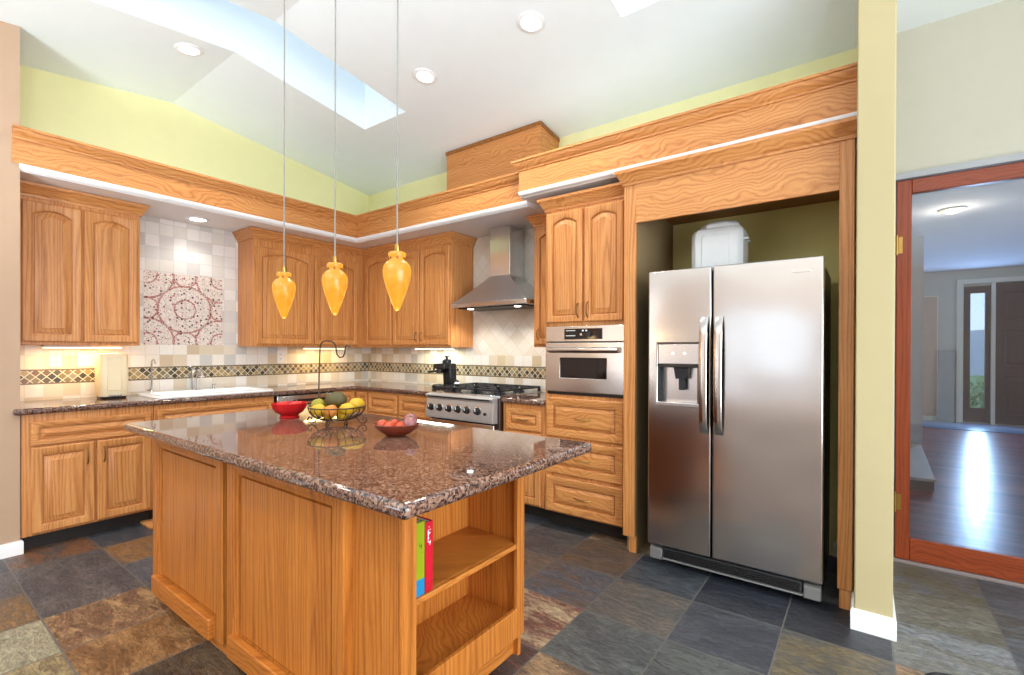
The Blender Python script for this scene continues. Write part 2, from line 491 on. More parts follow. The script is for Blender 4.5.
def hardwood():
    t = NT('hardwood'); p, x, y, z = t.pos()
    v = t.math('DIVIDE', y, .11); iv = t.math('FLOOR', v); fv = t.math('FRACT', v)
    w = t.white(t.vec(iv, 2.0, 1.0))
    n = t.noise(t.vec(t.math('MULTIPLY', x, .6), t.math('MULTIPLY', y, 12.0), w), 4, 4)
    c = t.ramp(t.math('ADD', t.math('MULTIPLY', w, .4), t.math('MULTIPLY', n, .6)), [(.2, '#54282c'), (.8, '#9a5a58')])
    g = t.math('LESS_THAN', fv, .06)
    c = t.mix(g, c, lin('#24120e'))
    h = t.math('ADD', t.math('SUBTRACT', 1.0, g), t.noise(p, 6, 2))
    M['hardwood'] = t.bsdf(c, .28, normal=t.bump(h, .35, .004), spec=.7)
hardwood()
def emitm(name, col, s):
    t = NT(name)
    e = t.n('ShaderNodeEmission'); e.inputs[0].default_value = lin(col); e.inputs[1].default_value = s
    t.t.links.new(e.outputs[0], t.out.inputs[0]); M[name] = t.m
emitm('lamp_white', '#fff6ea', 9); emitm('lamp_strip', '#ffe2a0', 6); emitm('lamp_strip_white', '#f4ffe8', 6)
emitm('lamp_hall', '#ffe6b0', 4); emitm('led', '#ffffff', 3)
def amber():
    t = NT('amber_glass'); p, x, y, z = t.pos()
    n = t.noise(p, 16, 4, .6, 1.0)
    c = t.ramp(n, [(.3, '#eb9a20'), (.55, '#f4ab34'), (.75, '#f9c052')])
    M['amber_glass'] = t.bsdf(lin('#8a5412'), .25, emit=c, es=.62)
amber()
def glass(name, tint, refl):
    t = NT(name)
    a = t.n('ShaderNodeBsdfTransparent'); a.inputs[0].default_value = tint
    g = t.n('ShaderNodeBsdfGlossy'); g.inputs['Roughness'].default_value = .02
    fr = t.n('ShaderNodeFresnel'); fr.inputs[0].default_value = 1.45
    f = t.math('ADD', fr.outputs[0], refl)
    m = t.n('ShaderNodeMixShader'); t.put(m.inputs[0], f)
    t.t.links.new(a.outputs[0], m.inputs[1]); t.t.links.new(g.outputs[0], m.inputs[2]); t.t.links.new(m.outputs[0], t.out.inputs[0])
    M[name] = t.m
glass('door_glass', (.95, .97, 1, 1), .02); glass('clear_glass', (.95, .97, .98, 1), .03)
def redglass():
    t = NT('red_glass')
    M['red_glass'] = t.bsdf(lin('#e01c24'), .06, trans=.35, ior=1.45, spec=.6)
redglass()
def spine(name, base, foot, split, mark, z0):
    t = NT(name); p, x, y, z = t.pos()
    c = t.mix(t.math('LESS_THAN', z, split), lin(base), lin(foot))
    n = t.math('GREATER_THAN', t.noise(t.vec(t.math('MULTIPLY', y, 90.0), t.math('MULTIPLY', z, 110.0), 1.0), 1.0, 1), .56)
    inz = t.math('MULTIPLY', t.math('GREATER_THAN', z, z0[0]), t.math('LESS_THAN', z, z0[1]))
    iny = t.math('LESS_THAN', t.math('ABSOLUTE', y), .006)
    c = t.mix(t.math('MULTIPLY', n, t.math('MULTIPLY', inz, iny)), c, lin(mark))
    M[name] = t.bsdf(c, .35)
spine('book_lime', '#8e9a12', '#1c7fae', .05, '#4a5a20', (.12, .16))
spine('book_red', '#c4122c', '#b81228', .03, '#f2e6e4', (.14, .205))
plain('paper', '#e8e2d2', .8)

# ================================================================== THE SETTING
YL = -3.057            # where the sink run ends at the beige wall
def floor():
    s = .407
    xs = [4.14+s*i for i in range(-11, 10)]; ys = [-1.10+s*j for j in range(-15, 4)]
    dark, blue, rust, tan, olive, brown = '#3a3b3e', '#454b55', '#7a5038', '#a08262', '#6e6a58', '#5e4a3c'
    table = FLOOR_TONES
    rng = random.Random(5)
    pal = [(dark, blue), (dark, '#2c2d30'), (blue, '#6a655e'), (rust, dark), (brown, '#3c3a38'), (tan, brown), (olive, dark), ('#5a5550', rust)]
    mb = MB(); cols = []; joint = []
    x_hi, y_hi = 7.4, .165
    for i in range(len(xs)-1):
        for j in range(len(ys)-1):
            a, b, c, d = max(xs[i], 0), min(xs[i+1], x_hi), ys[j], min(ys[j+1], y_hi)
            if b <= a or d <= c: continue
            mb.add([(a,c,0),(b,c,0),(b,d,0),(a,d,0)], [(0,1,2,3)])
            cols.append(table.get((i-11, j-15), None) or rng.choice(pal)); joint.append({(-8, -5): .5, (-7, -5): 0.0, (-9, -3): .5, (-8, -3): 0.0}.get((i-11, j-15), 1.0))
    o = struct(mb, 'floor', M['slate'], 'slate tile floor in charcoal, blue grey and rust', 'floor', smooth=0)
    for k, nm in enumerate(('tone_a', 'tone_b')):
        at = o.data.color_attributes.new(nm, 'FLOAT_COLOR', 'CORNER')
        for f in o.data.polygons:
            for li in f.loop_indices: at.data[li].color = lin(cols[f.index][k])[:3]+(joint[f.index],)
FLOOR_TONES = {
    (-9, -5): ('#7a5238', '#55504e'), (-9, -4): ('#343a44', '#4c4c50'), (-8, -4): ('#86623f', '#6a584a'), (-7, -4): ('#4a4e58', '#5c5e64'), (-6, -4): ('#454b54', '#3c4048'),
    (-8, -5): ('#5e5a59', '#48464a'), (-7, -5): ('#5e5a59', '#48464a'), (-6, -5): ('#a5835c', '#70503c'), (-5, -5): ('#75502e', '#9a734a'), (-4, -5): ('#5a4a38', '#3a322c'),
    (-9, -6): ('#4a464a', '#3c3a3e'), (-8, -6): ('#4e4a4c', '#5c5450'), (-7, -6): ('#64503e', '#86643f'), (-6, -6): ('#8e8a74', '#a39a80'), (-5, -6): ('#a08f68', '#76664c'),
    (-3, -1): ('#5e5048', '#6c5a4a'), (-2, -1): ('#48515e', '#5c4c42'), (-2, -2): ('#b39c7c', '#74483e'), (-2, 0): ('#66503c', '#564a44'), (-3, 0): ('#5a5350', '#4c484a'),
    (-1, -2): ('#5c605e', '#4a4e50'), (-1, -1): ('#6c6258', '#545250'), (-1, 0): ('#2a2e36', '#454b52'), (0, 0): ('#262a32', '#323640'), (0, -1): ('#363943', '#454850'),
    (0, -2): ('#565a58', '#484c4c'), (1, 0): ('#2b2d33', '#36383f'), (1, -1): ('#72654a', '#565350'), (-2, -3): ('#6a4238', '#46322e'), (-3, -2): ('#50443e', '#64503e'),
    (2, 0): ('#85888a', '#75736a'), (2, 1): ('#6c6858', '#807d74'), (2, 2): ('#68644f', '#6c7078'), (3, 0): ('#5a5c60', '#4a4c50'), (3, 1): ('#545048', '#606468'), (3, 2): ('#5c6068', '#4c5058')}
floor()
HX0, HX1, HY0, HY1 = 5.0, 9.5, .165, 8.134
struct(MB().box(4.9, HX1, HY0, HY1+.2, -.05, 0), 'floor_hall', M['hardwood'], 'dark hardwood floor beyond the glass door', 'floor')

# ceilings: a low ridge at y = -2.05, wells of two skylights
def zc(y): return 3.16-.13*y if y > -2.05 else 3.4265+.125*(y+2.05)
def ceiling():
    A = [0, 1.20, 1.75, 3.67, 4.20, 4.96]; B = [-7.4, -3.05, -2.05, -.945, 0.02]
    hole = lambda a, b: (1.2 < a < 1.75 or 3.67 < a < 4.2) and -3.05 < b < -.945
    mb = MB().cells(A, B, lambda a, b: not hole(a, b), lambda a, b, d: (a, b, zc(b)+d), 0, .06)
    for x0, x1 in ((1.20, 1.75), (3.67, 4.20)):
        for (xa, ya, xb, yb) in ((x0, -3.05, x0, -2.05), (x0, -2.05, x0, -.945), (x1, -3.05, x1, -2.05), (x1, -2.05, x1, -.945), (x0, -3.05, x1, -3.05), (x0, -.945, x1, -.945)):
            mb.add([(xa, ya, zc(ya)+.06), (xb, yb, zc(yb)+.06), (xb, yb, 4.34), (xa, ya, 4.34)], [(0, 1, 2, 3)])
    struct(mb, 'ceiling', M['ceiling_white'], 'white sloped kitchen ceiling with two skylight wells', 'ceiling', smooth=0)
    mb = MB().cells([4.93, 7.4], [-7.4, -2.05, .3], lambda a, b: True, lambda a, b, d: (a, b, (3.237 if b > -2.05 else 3.5 if b > -3 else 2.83)+d), 0, .06)
    struct(mb, 'ceiling_right', M['ceiling_white'], 'ceiling strip to the right of the yellow pier', 'ceiling', smooth=0)
ceiling()
# walls
struct(MB().box(-.1, 0, -3.2, .1, 0, 3.6), 'wall_left', M['wall_upper'], 'pale yellow wall above the sink run', 'wall')
struct(MB().box(0, 4.83, 0, .1, 0, 3.3), 'wall_back', M['wall_upper'], 'pale yellow wall behind the range and refrigerator', 'wall')
struct(MB().box(.0, .595, -7.4, YL, 0, 3.6), 'wall_left_return', M['wall_beige'], 'beige wall end left of the sink run', 'wall')
struct(MB().box(4.815, 4.957, -.898, .3, 0, 3.36), 'wall_right_pier', M['wall_yellow'], 'yellow wall end beside the refrigerator surround', 'wall', bevel=.006)
# wall over and around the glass door
mb = MB().cells([4.957, 4.998, 6.02, 7.4], [0, 2.35, 3.3], lambda a, b: not (4.998 < a < 6.02 and b < 2.35), lambda a, b, d: (a, d, b), .15, .27)
struct(mb, 'wall_door', M['wall_cream'], 'cream wall above the glass door', 'wall', smooth=0)
# behind the camera: a pinkish wall, its window and openings added for fill light
mb = MB().cells([0, .72, 1.32, 2.6, 4.4, 7.4], [0, .1, .7, 2.1, 2.6, 4], lambda a, b: not (2.6 < a < 4.4 and .7 < b < 2.1 or .72 < a < 1.32 and .1 < b < 2.6), lambda a, b, d: (a, d, b), -7.5, -7.35)
struct(mb, 'wall_south', M['wall_pink'], 'wall behind the camera with a window opening', 'wall', smooth=0)
mb = MB().cells([-7.4, -5.8, -1.4, .16], [0, .3, 2.4, 4], lambda a, b: not (-5.8 < a < -1.4 and .3 < b < 2.4), lambda a, b, d: (d, a, b), 7.4, 7.5)
struct(mb, 'wall_east', M['wall_pink'], 'wall right of the camera with a wide opening', 'wall', smooth=0)
# baseboards
struct(MB().sweep([(0, 0), (.013, 0), (.013, .075), (.009, .085), (0, .085)], [(.595, -7.3), (.595, YL), (.40, YL)]), 'baseboard_left', M['white_paint'], 'white baseboard on the beige wall', 'baseboard')
struct(MB().sweep([(0, 0), (.013, 0), (.013, .085), (.009, .095), (0, .095)], [(4.815, -.70), (4.815, -.898), (4.957, -.898), (4.957, .14)]), 'baseboard_right', M['white_paint'], 'white baseboard around the foot of the yellow pier', 'baseboard')

# backsplash tile sheets
def sheet(name, mat, ax, u0, u1, z0, z1, label, hole=None):
    t = .008
    mb = MB()
    if ax == 'y': mb.box(0, t, u0, u1, z0, z1)
    else: mb.box(u0, u1, -t, 0, z0, z1)
    struct(mb, name, M[mat], label, 'tile', smooth=0)
sheet('backsplash_lower', 'tile_sink', 'y', YL, -.008, .914, 1.028, 'bottom row of stone tiles behind the sink')
sheet('backsplash_band', 'band_sink', 'y', YL, -.008, 1.028, 1.138, 'lattice mosaic band behind the sink')
sheet('backsplash_middle', 'tile_sink', 'y', YL, -.008, 1.138, 1.325, 'two rows of stone tiles above the band behind the sink')
mb = MB().cells([YL, -2.256, -1.647, -.008], [1.325, 1.945, 2.405], lambda a, b: not (-2.256 < a < -1.647 and 1.325 < b < 1.945), lambda a, b, d: (d, a, b), 0, .008)
struct(mb, 'backsplash_upper', M['tile_sink_hi'], 'pale stone tiles over the sink up to the soffit', 'tile', smooth=0)
sheet('backsplash_lower', 'tile_range', 'x', .008, 2.93, .914, 1.028, 'bottom row of stone tiles behind the range')
sheet('backsplash_band', 'band_range', 'x', .008, 2.93, 1.028, 1.138, 'lattice mosaic band behind the range')
sheet('backsplash_upper', 'tile_range', 'x', .008, 1.69, 1.138, 1.36, 'stone tiles under the corner wall cabinets')
sheet('backsplash_upper', 'tile_check', 'x', 1.69, 2.93, 1.138, 1.24, 'row of square tiles above the band behind the range')
sheet('backsplash_diagonal', 'tile_diag', 'x', 1.69, 2.93, 1.24, 2.405, 'diagonal beige tiles behind the range hood')
o = MB().box(.0, .010, -2.256, -1.647, 1.325, 1.945).build('mosaic_mural', M['mosaic'], smooth=0)
tag(o, 'pale tile mural of red mosaic rings above the sink', 'tile mural')

# soffits and their oak fascias
def soffit():
    S = .60
    mb = MB().cells([0, S-.02, 2.748], [YL, -S+.02, 0], lambda a, b: not (a > S-.02 and b < -S+.02), lambda a, b, d: (a, b, d), 2.407, 2.655)
    struct(mb, 'trim_1', M['white_paint'], 'white soffit over the wall cabinets', 'soffit', smooth=0)
    struct(MB().box(2.748, 4.815, -.685, 0, 2.443, 2.695), 'trim_2', M['white_paint'], 'white soffit over the oven and refrigerator', 'soffit', smooth=0)
    def fas(z0, z1):
        return [(-.02, z0), (0, z0), (0, z1-.075), (.007, z1-.072), (.009, z1-.06), (.016, z1-.055), (.034, z1-.028), (.036, z1-.018), (.044, z1-.015), (.044, z1), (-.02, z1)]
    def cove(z0, z1):
        L = [(-.02, z0)]
        for k in range(7):
            a = -PI/2+PI/2*k/6
            L.append((-.032+.036*math.cos(a), z0+.036+.036*math.sin(a)))
        return L+[(.004, z1), (-.02, z1)]
    p1 = [(S, YL-.035), (S, -S), (2.748, -S)]
    struct(MB().sweep(fas(2.446, 2.668), p1), 'trim_3', M['oak_h'], 'long oak fascia board with crown around the sink and range soffit', 'fascia')
    struct(MB().sweep(cove(2.404, 2.446), [(S, YL-.004), (S, -S), (2.748, -S)]), 'trim_4', M['white_paint'], 'white rounded edge under the long oak fascia', 'trim', smooth=60)
    p2 = [(2.748, -.35), (2.748, -.7044), (4.815, -.7044)]
    struct(MB().sweep(fas(2.4815, 2.707), p2), 'trim_5', M['oak_h'], 'higher oak fascia board with crown over the refrigerator', 'fascia')
    struct(MB().sweep(cove(2.440, 2.4815), [(2.748, -.56), (2.748, -.7044), (4.815, -.7044)]), 'trim_6', M['white_paint'], 'white rounded edge under the higher oak fascia', 'trim', smooth=60)
soffit()
# oak chase that hides the hood duct
def chase():
    x0, x1, y0 = 1.60, 2.676, -.30
    o = thing('duct_chase', 'tall oak box above the range soffit reaching the ceiling', 'duct chase', (2.13, -.15, 2.655))
    z = lambda y: zc(y)-.006
    MB().loft([[(x0, y0, 2.656), (x1, y0, 2.656), (x1, -.002, 2.656), (x0, -.002, 2.656)], [(x0, y0, z(y0)), (x1, y0, z(y0)), (x1, -.002, z(0)), (x0, -.002, z(0))]]).build('panel', M['oak_h'], o)
    MB().loft([[(x0-.008, y0-.008, z(y0)-.03), (x1+.008, y0-.008, z(y0)-.03), (x1+.008, y0, z(y0)-.03), (x0-.008, y0, z(y0)-.03)],
               [(x0-.008, y0-.008, z(y0)), (x1+.008, y0-.008, z(y0)), (x1+.008, y0, z(y0)), (x0-.008, y0, z(y0))]]).build('edge_strip', M['oak_dark'], o)
    MB().loft([[(x1, y0, z(y0)-.03), (x1+.008, y0, z(y0)-.03), (x1+.008, y0, z(y0)), (x1, y0, z(y0))],
               [(x1, -.002, z(0)-.03), (x1+.008, -.002, z(0)-.03), (x1+.008, -.002, z(0)), (x1, -.002, z(0))]]).build('edge_strip', M['oak_dark'], o)
chase()

# ================================================================== CABINETS
def hung(parent, fn, u0, u1, z0, z1, arch=0, handle=None, hv=True, hl=.11, part='door', mat=None, hm='bronze', **k):
    d = raised(fn, u0, u1, z0, z1, arch, **k).build(part, M[mat or ('oak_v' if part == 'door' else 'oak_h')], parent)
    ORIG[d.name] = ORIG[parent.name]
    if handle:
        pull(fn, handle[0], handle[1], hl, hv).build('handle', M[hm], d)
    return d
def carcass_x(t, y0, y1, z0, z1, depth, open_top=False):
    mb = MB()
    if open_top: mb.box(depth-.02, depth, y0, y1, z0, z1).box(.012, depth-.02, y0, y0+.018, z0, z1).box(.012, depth-.02, y1-.018, y1, z0, z1).box(.012, depth-.02, y0+.018, y1-.018, z0, z0+.018)
    else: mb.box(.012, depth, y0, y1, z0, z1)
    return mb.build('carcass', M['oak_v'], t, bevel=.002)
ZB, ZT = .10, .873
# sink run, left to right
t = thing('base_cabinet', 'oak base cabinet with two doors and one drawer beside the beige wall', 'base cabinet', (.3, -2.71, 0))
carcass_x(t, YL+.004, -2.367, ZB, ZT, .609)
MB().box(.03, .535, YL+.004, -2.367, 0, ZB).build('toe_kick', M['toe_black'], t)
hung(t, fx(.609), -3.014, -2.704, .115, .660, handle=(-2.742, .565))
hung(t, fx(.609), -2.691, -2.384, .115, .660, handle=(-2.655, .565))
hung(t, fx(.609), -3.014, -2.384, .672, .822, part='drawer', fw=.04, field=.02)
t = thing('sink_base_cabinet', 'oak base cabinet under the white sink with a long false drawer front', 'base cabinet', (.3, -1.91, 0))
carcass_x(t, -2.363, -1.468, ZB, ZT, .609, True)
MB().box(.03, .535, -2.363, -1.468, 0, ZB).build('toe_kick', M['toe_black'], t)
hung(t, fx(.609), -2.347, -1.925, .115, .660, handle=(-1.965, .565)); hung(t, fx(.609), -1.910, -1.485, .115, .660, handle=(-1.87, .565))
hung(t, fx(.609), -2.347, -1.485, .680, .835, part='drawer', fw=.04, field=.02)
t = thing('dishwasher', 'stainless dishwasher under the counter right of the sink', 'dishwasher', (.3, -1.16, 0))
MB().box(.05, .60, -1.455, -.865, .10, .868).build('tub', M['dark_gap'], t)
d = MB().box(.60, .632, -1.450, -.870, .11, .775).build('door', M['steel'], t, bevel=.004); ORIG[d.name] = ORIG[t.name]
MB().tube([(.63, -1.40, .745), (.668, -1.40, .745), (.668, -.92, .745), (.63, -.92, .745)], .009, 10).build('handle', M['steel'], d)
p = MB().box(.60, .634, -1.450, -.870, .782, .865).build('control_panel', M['steel'], t, bevel=.004); ORIG[p.name] = ORIG[t.name]
MB().box(.634, .636, -1.30, -.90, .800, .826).build('display', M['black_glass'], p)
MB().box(.05, .55, -1.455, -.865, 0, .10).build('toe_kick', M['toe_black'], t)
t = thing('corner_base_cabinet', 'oak corner base cabinet where the two counters meet', 'base cabinet', (.35, -.35, 0))
MB().cells([.012, .609, .822], [-.860, -.609, -.012], lambda a, b: not (a > .609 and b < -.609), lambda a, b, d: (a, b, d), ZB, ZT).build('carcass', M['oak_v'], t)
MB().cells([.03, .535, .822], [-.860, -.535, -.03], lambda a, b: not (a > .535 and b < -.535), lambda a, b, d: (a, b, d), 0, ZB).build('toe_kick', M['toe_black'], t)
hung(t, fx(.609), -.848, -.640, .115, .855, fw=.045, field=.02); hung(t, fy(-.609), .640, .812, .115, .855, fw=.045, field=.02)
t = thing('base_cabinet', 'oak base cabinet with two short drawers left of the range', 'base cabinet', (1.28, -.3, 0))
MB().box(.826, 1.738, -.609, -.012, ZB, ZT).build('carcass', M['oak_v'], t, bevel=.002)
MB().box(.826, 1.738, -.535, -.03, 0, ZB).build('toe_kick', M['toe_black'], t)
for a, b in ((.836, 1.268), (1.296, 1.722)):
    hung(t, fy(-.609), a, b, .668, .852, part='drawer', fw=.05, field=.022)
    hung(t, fy(-.609), a, b, .115, .655)
t = thing('base_cabinet', 'narrow oak base cabinet with one drawer and one door right of the range', 'base cabinet', (2.73, -.3, 0))
MB().box(2.535, 2.928, -.609, -.012, ZB, ZT).build('carcass', M['oak_v'], t, bevel=.002)
MB().box(2.535, 2.928, -.535, -.03, 0, ZB).build('toe_kick', M['toe_black'], t)
hung(t, fy(-.609), 2.572, 2.898, .672, .835, part='drawer', handle=(2.735, .755), hv=False, fw=.045, field=.018)
hung(t, fy(-.609), 2.572, 2.898, .115, .655)

# counters
def slab(mb_, name, label, loc):
    o = mb_.build(name, M['granite'], bevel=.014, seg=3, loc=loc)
    return tag(o, label, 'countertop')
SB = (-2.28, -1.48, .10, .54)
mb = MB().cells([.009, SB[2], SB[3], .597, .645, 1.740], [YL-.035, YL+.002, SB[0], SB[1], -.645, -.009],
    lambda a, b: not (a > .645 and b < -.645) and not (SB[2] < a < SB[3] and SB[0] < b < SB[1]) and not (a < .597 and b < YL+.002), lambda a, b, d: (a, b, d), .874, .914)
slab(mb, 'granite_countertop', 'L shaped brown granite countertop along the sink and corner', (.3, -1, .874))
slab(MB().box(2.532, 2.933, -.645, -.009, .874, .914), 'granite_countertop', 'short brown granite countertop between the range and the oven cabinet', (2.73, -.3, .874))

# wall cabinets
ZU, ZH = 1.315, 2.315
CROWN = [(0, 2.312), (.008, 2.312), (.010, 2.328), (.018, 2.334), (.024, 2.35), (.040, 2.378), (.048, 2.384), (.050, 2.403), (0, 2.403)]
t = thing('wall_cabinet', 'oak wall cabinet with two arched doors beside the beige wall', 'wall cabinet', (.16, -2.71, ZU))
MB().box(.010, .322, YL+.004, -2.367, ZU, ZH).build('carcass', M['oak_v'], t, bevel=.002)
hung(t, fx(.322), -3.014, -2.712, 1.337, 2.285, .032); hung(t, fx(.322), -2.700, -2.386, 1.337, 2.285, .032)
MB().sweep(CROWN, [(.322, YL+.004), (.322, -2.367), (.01, -2.367)]).build('crown', M['oak_h'], t)
t = thing('wall_cabinet', 'oak wall cabinet with two arched doors right of the tile mural', 'wall cabinet', (.16, -.75, ZU))
MB().box(.010, .322, -1.510, -.010, ZU, ZH).build('carcass', M['oak_v'], t, bevel=.002)
hung(t, fx(.322), -1.492, -.928, 1.337, 2.245, .042); hung(t, fx(.322), -.908, -.392, 1.337, 2.245, .042)
MB().sweep(CROWN, [(.01, -1.510), (.322, -1.510), (.322, -.322)], d1=(1, 0)).build('crown', M['oak_h'], t)
t = thing('wall_cabinet', 'oak wall cabinet with three arched doors left of the range hood', 'wall cabinet', (1.0, -.16, ZU))
MB().box(.326, 1.688, -.322, -.010, ZU, ZH).build('carcass', M['oak_v'], t, bevel=.002)
hung(t, fy(-.322), .385, .834, 1.337, 2.285, .032); hung(t, fy(-.322), .856, 1.256, 1.337, 2.285, .032, handle=(1.225, 1.42), hl=.09)
hung(t, fy(-.322), 1.268, 1.672, 1.337, 2.285, .032, handle=(1.30, 1.42), hl=.09)
MB().sweep(CROWN, [(.322, -.322), (1.688, -.322), (1.688, -.01)], d0=(0, 1)).build('crown', M['oak_h'], t)
t = thing('wall_cabinet', 'narrow oak wall cabinet between the range hood and the oven cabinet', 'wall cabinet', (2.78, -.16, ZU))
MB().box(2.632, 2.930, -.322, -.010, ZU, ZH).build('carcass', M['oak_v'], t, bevel=.002)
hung(t, fy(-.322), 2.650, 2.912, 1.337, 2.285, .03, handle=(2.69, 1.42), hl=.09, fw=.05)
MB().sweep(CROWN, [(2.632, -.01), (2.632, -.322), (2.930, -.322)]).build('crown', M['oak_h'], t)
# under-cabinet lamps
def strip(x0, x1, y0, y1, label, warm, pw):
    z = ZU
    o = thing('under_cabinet_light', label, 'light', ((x0+x1)/2, (y0+y1)/2, z-.02), 'under cabinet lights')
    MB().box(x0, x1, y0, y1, z-.018, z-.001).build('housing', M['white_plastic'], o, bevel=.003)
    m = .008
    MB().box(x0+m, x1-m, y0+m, y1-m, z-.022, z-.018).build('diffuser', M['lamp_strip' if warm else 'lamp_strip_white'], o)
    area('under_cabinet_glow', ((x0+x1)/2, (y0+y1)/2, z-.026), (0, 0, 0), x1-x0-.02, y1-y0-.02, pw, (1, .64, .22) if warm else (.93, 1, .85))
strip(.13, .20, -2.89, -2.44, 'warm light strip under the wall cabinet by the beige wall', True, 1.9)
strip(.12, .19, -.92, -.45, 'warm light strip under the wall cabinet right of the mural', True, 1.6)
strip(1.02, 1.55, -.19, -.12, 'white light strip under the wall cabinet left of the hood', False, 2.2)

# tall oven cabinet
t = thing('oven_cabinet', 'tall oak oven cabinet with two upper doors and three drawers', 'tall cabinet', (3.26, -.31, 0))
X0, X1, FY = 2.937, 3.595, -.620
ov = (2.972, 3.545, 1.010, 1.440)
mb = MB().cells([X0, ov[0], ov[1], X1], [.10, ov[2], ov[3], ZH+.03], lambda a, b: not (ov[0] < a < ov[1] and ov[2] < b < ov[3]), lambda a, b, d: (a, d, b), FY, FY+.02)
mb.box(X0, X0+.018, FY+.02, -.01, .10, ZH+.03).box(X1-.018, X1, FY+.02, -.01, .10, ZH+.03).box(X0+.018, X1-.018, FY+.02, -.01, ov[2]-.03, ov[2]-.012)
mb.build('carcass', M['oak_v'], t, bevel=.002)
MB().box(X0, X1, FY+.06, -.02, 0, .10).build('toe_kick', M['toe_black'], t)
hung(t, fy(FY), 2.957, 3.249, 1.492, 2.290, .034, handle=(3.222, 1.575), fw=.05); hung(t, fy(FY), 3.267, 3.556, 1.492, 2.290, .034, handle=(3.296, 1.575), fw=.05)
for z0, z1 in ((.662, .945), (.392, .638), (.112, .366)):
    hung(t, fy(FY), 2.957, 3.560, z0, z1, part='drawer', handle=(3.26, (z0+z1)/2), hv=False, hl=.13, hm='brass', fw=.06, field=.02)
MB().sweep([(o, z+.002) for o, z in CROWN], [(X0, -.385), (X0, FY), (X1, FY)]).build('crown', M['oak_h'], t)
# built-in oven
t = thing('wall_oven', 'stainless built in oven in the tall oak cabinet', 'oven', (3.26, -.3, ov[2]))
OX0, OX1, OY = 2.952, 3.566, -.640
MB().box(ov[0]+.006, ov[1]-.006, FY+.002, -.06, ov[2]+.006, ov[3]-.006).build('cavity', M['steel_dark'], t)
p = MB().box(OX0, OX1, OY, FY-.001, 1.352, 1.462).build('control_panel', M['steel_oven'], t, bevel=.003); ORIG[p.name] = ORIG[t.name]
MB().box(3.110, 3.408, OY-.004, OY+.004, 1.368, 1.444).build('display', M['black_glass'], p, bevel=.002)
MB().cyl((3.312, OY-.002, 1.402), (3.312, OY-.022, 1.402), .019, .016).build('knob', M['black_plastic'], p)
MB().cyl((3.250, OY-.002, 1.402), (3.250, OY-.014, 1.402), .011, .009).build('button', M['steel_oven'], p)
for z in (1.428, 1.392): MB().box(3.125, 3.200, OY-.0055, OY-.003, z, z+.004).build('legend_line', M['white_plastic'], p)
for x in (3.255, 3.282): MB().box(x, x+.012, OY-.0055, OY-.003, 1.424, 1.434).build('indicator_mark', M['white_plastic'], p)
d = MB().cells([OX0, 3.072, 3.440, OX1], [.992, 1.092, 1.236, 1.345], lambda a, b: not (3.072 < a < 3.440 and 1.092 < b < 1.236), lambda a, b, q: (a, q, b), OY, FY-.001).build('door', M['steel_oven'], t, bevel=.003)
ORIG[d.name] = ORIG[t.name]
MB().box(3.069, 3.443, OY+.005, OY+.012, 1.089, 1.239).build('window', M['black_glass'], d)
MB().prism([(OY, 1.270), (OY-.030, 1.278), (OY-.044, 1.288), (OY-.044, 1.304), (OY-.030, 1.314), (OY-.026, 1.304), (OY, 1.296)], lambda q, x: (x, q[0], q[1]), 2.985, 3.535).build('handle', M['steel_oven'], d, bevel=.003)
MB().box(OX0+.01, OX1-.01, OY+.008, FY-.001, .970, .990).build('vent_trim', M['steel_dark'], t)

# refrigerator surround
t = thing('refrigerator_surround', 'oak surround framing the refrigerator niche', 'cabinet surround', (4.2, -.4, 0))
SY = -.733
MB().box(3.602, 3.681, SY, SY+.02, .10, 2.350).box(3.602, 3.622, SY+.02, -.004, .10, 2.350).build('side_panel', M['oak_v'], t, bevel=.002)
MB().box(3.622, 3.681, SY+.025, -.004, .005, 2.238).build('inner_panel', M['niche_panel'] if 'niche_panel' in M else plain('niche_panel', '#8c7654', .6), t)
MB().box(3.640, 3.685, SY+.012, SY+.03, 0, .10).build('foot_block', M['oak_v'], t)
MB().box(4.7875, 4.7895, SY+.03, -.01, .0, 2.236).build('inner_panel', M['wall_nook'], t, smooth=0)
MB().box(4.744, 4.806, SY, SY+.02, .10, 2.350).box(4.790, 4.810, SY+.02, -.004, .10, 2.350).build('side_panel', M['oak_v'], t, bevel=.002)
MB().box(4.752, 4.800, SY+.012, SY+.03, 0, .10).build('foot_block', M['oak_v'], t)
MB().box(3.681, 4.744, SY, SY+.02, 2.098, 2.350).build('header', M['oak_h'], t, bevel=.002)
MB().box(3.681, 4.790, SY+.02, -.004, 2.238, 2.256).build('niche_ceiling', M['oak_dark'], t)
MB().sweep([(o, z+.03) for o, z in CROWN], [(3.602, -.674), (3.602, SY), (4.812, SY)]).build('crown', M['oak_h'], t)
MB().box(3.683, 4.788, -.008, -.003, .0, 2.236).build('back_panel', M['wall_nook'], t, smooth=0)
struct(MB().box(4.700, 4.788, -.022, -.008, 0, .09), 'baseboard_niche', M['white_paint'], 'white baseboard at the back of the refrigerator niche', 'baseboard')

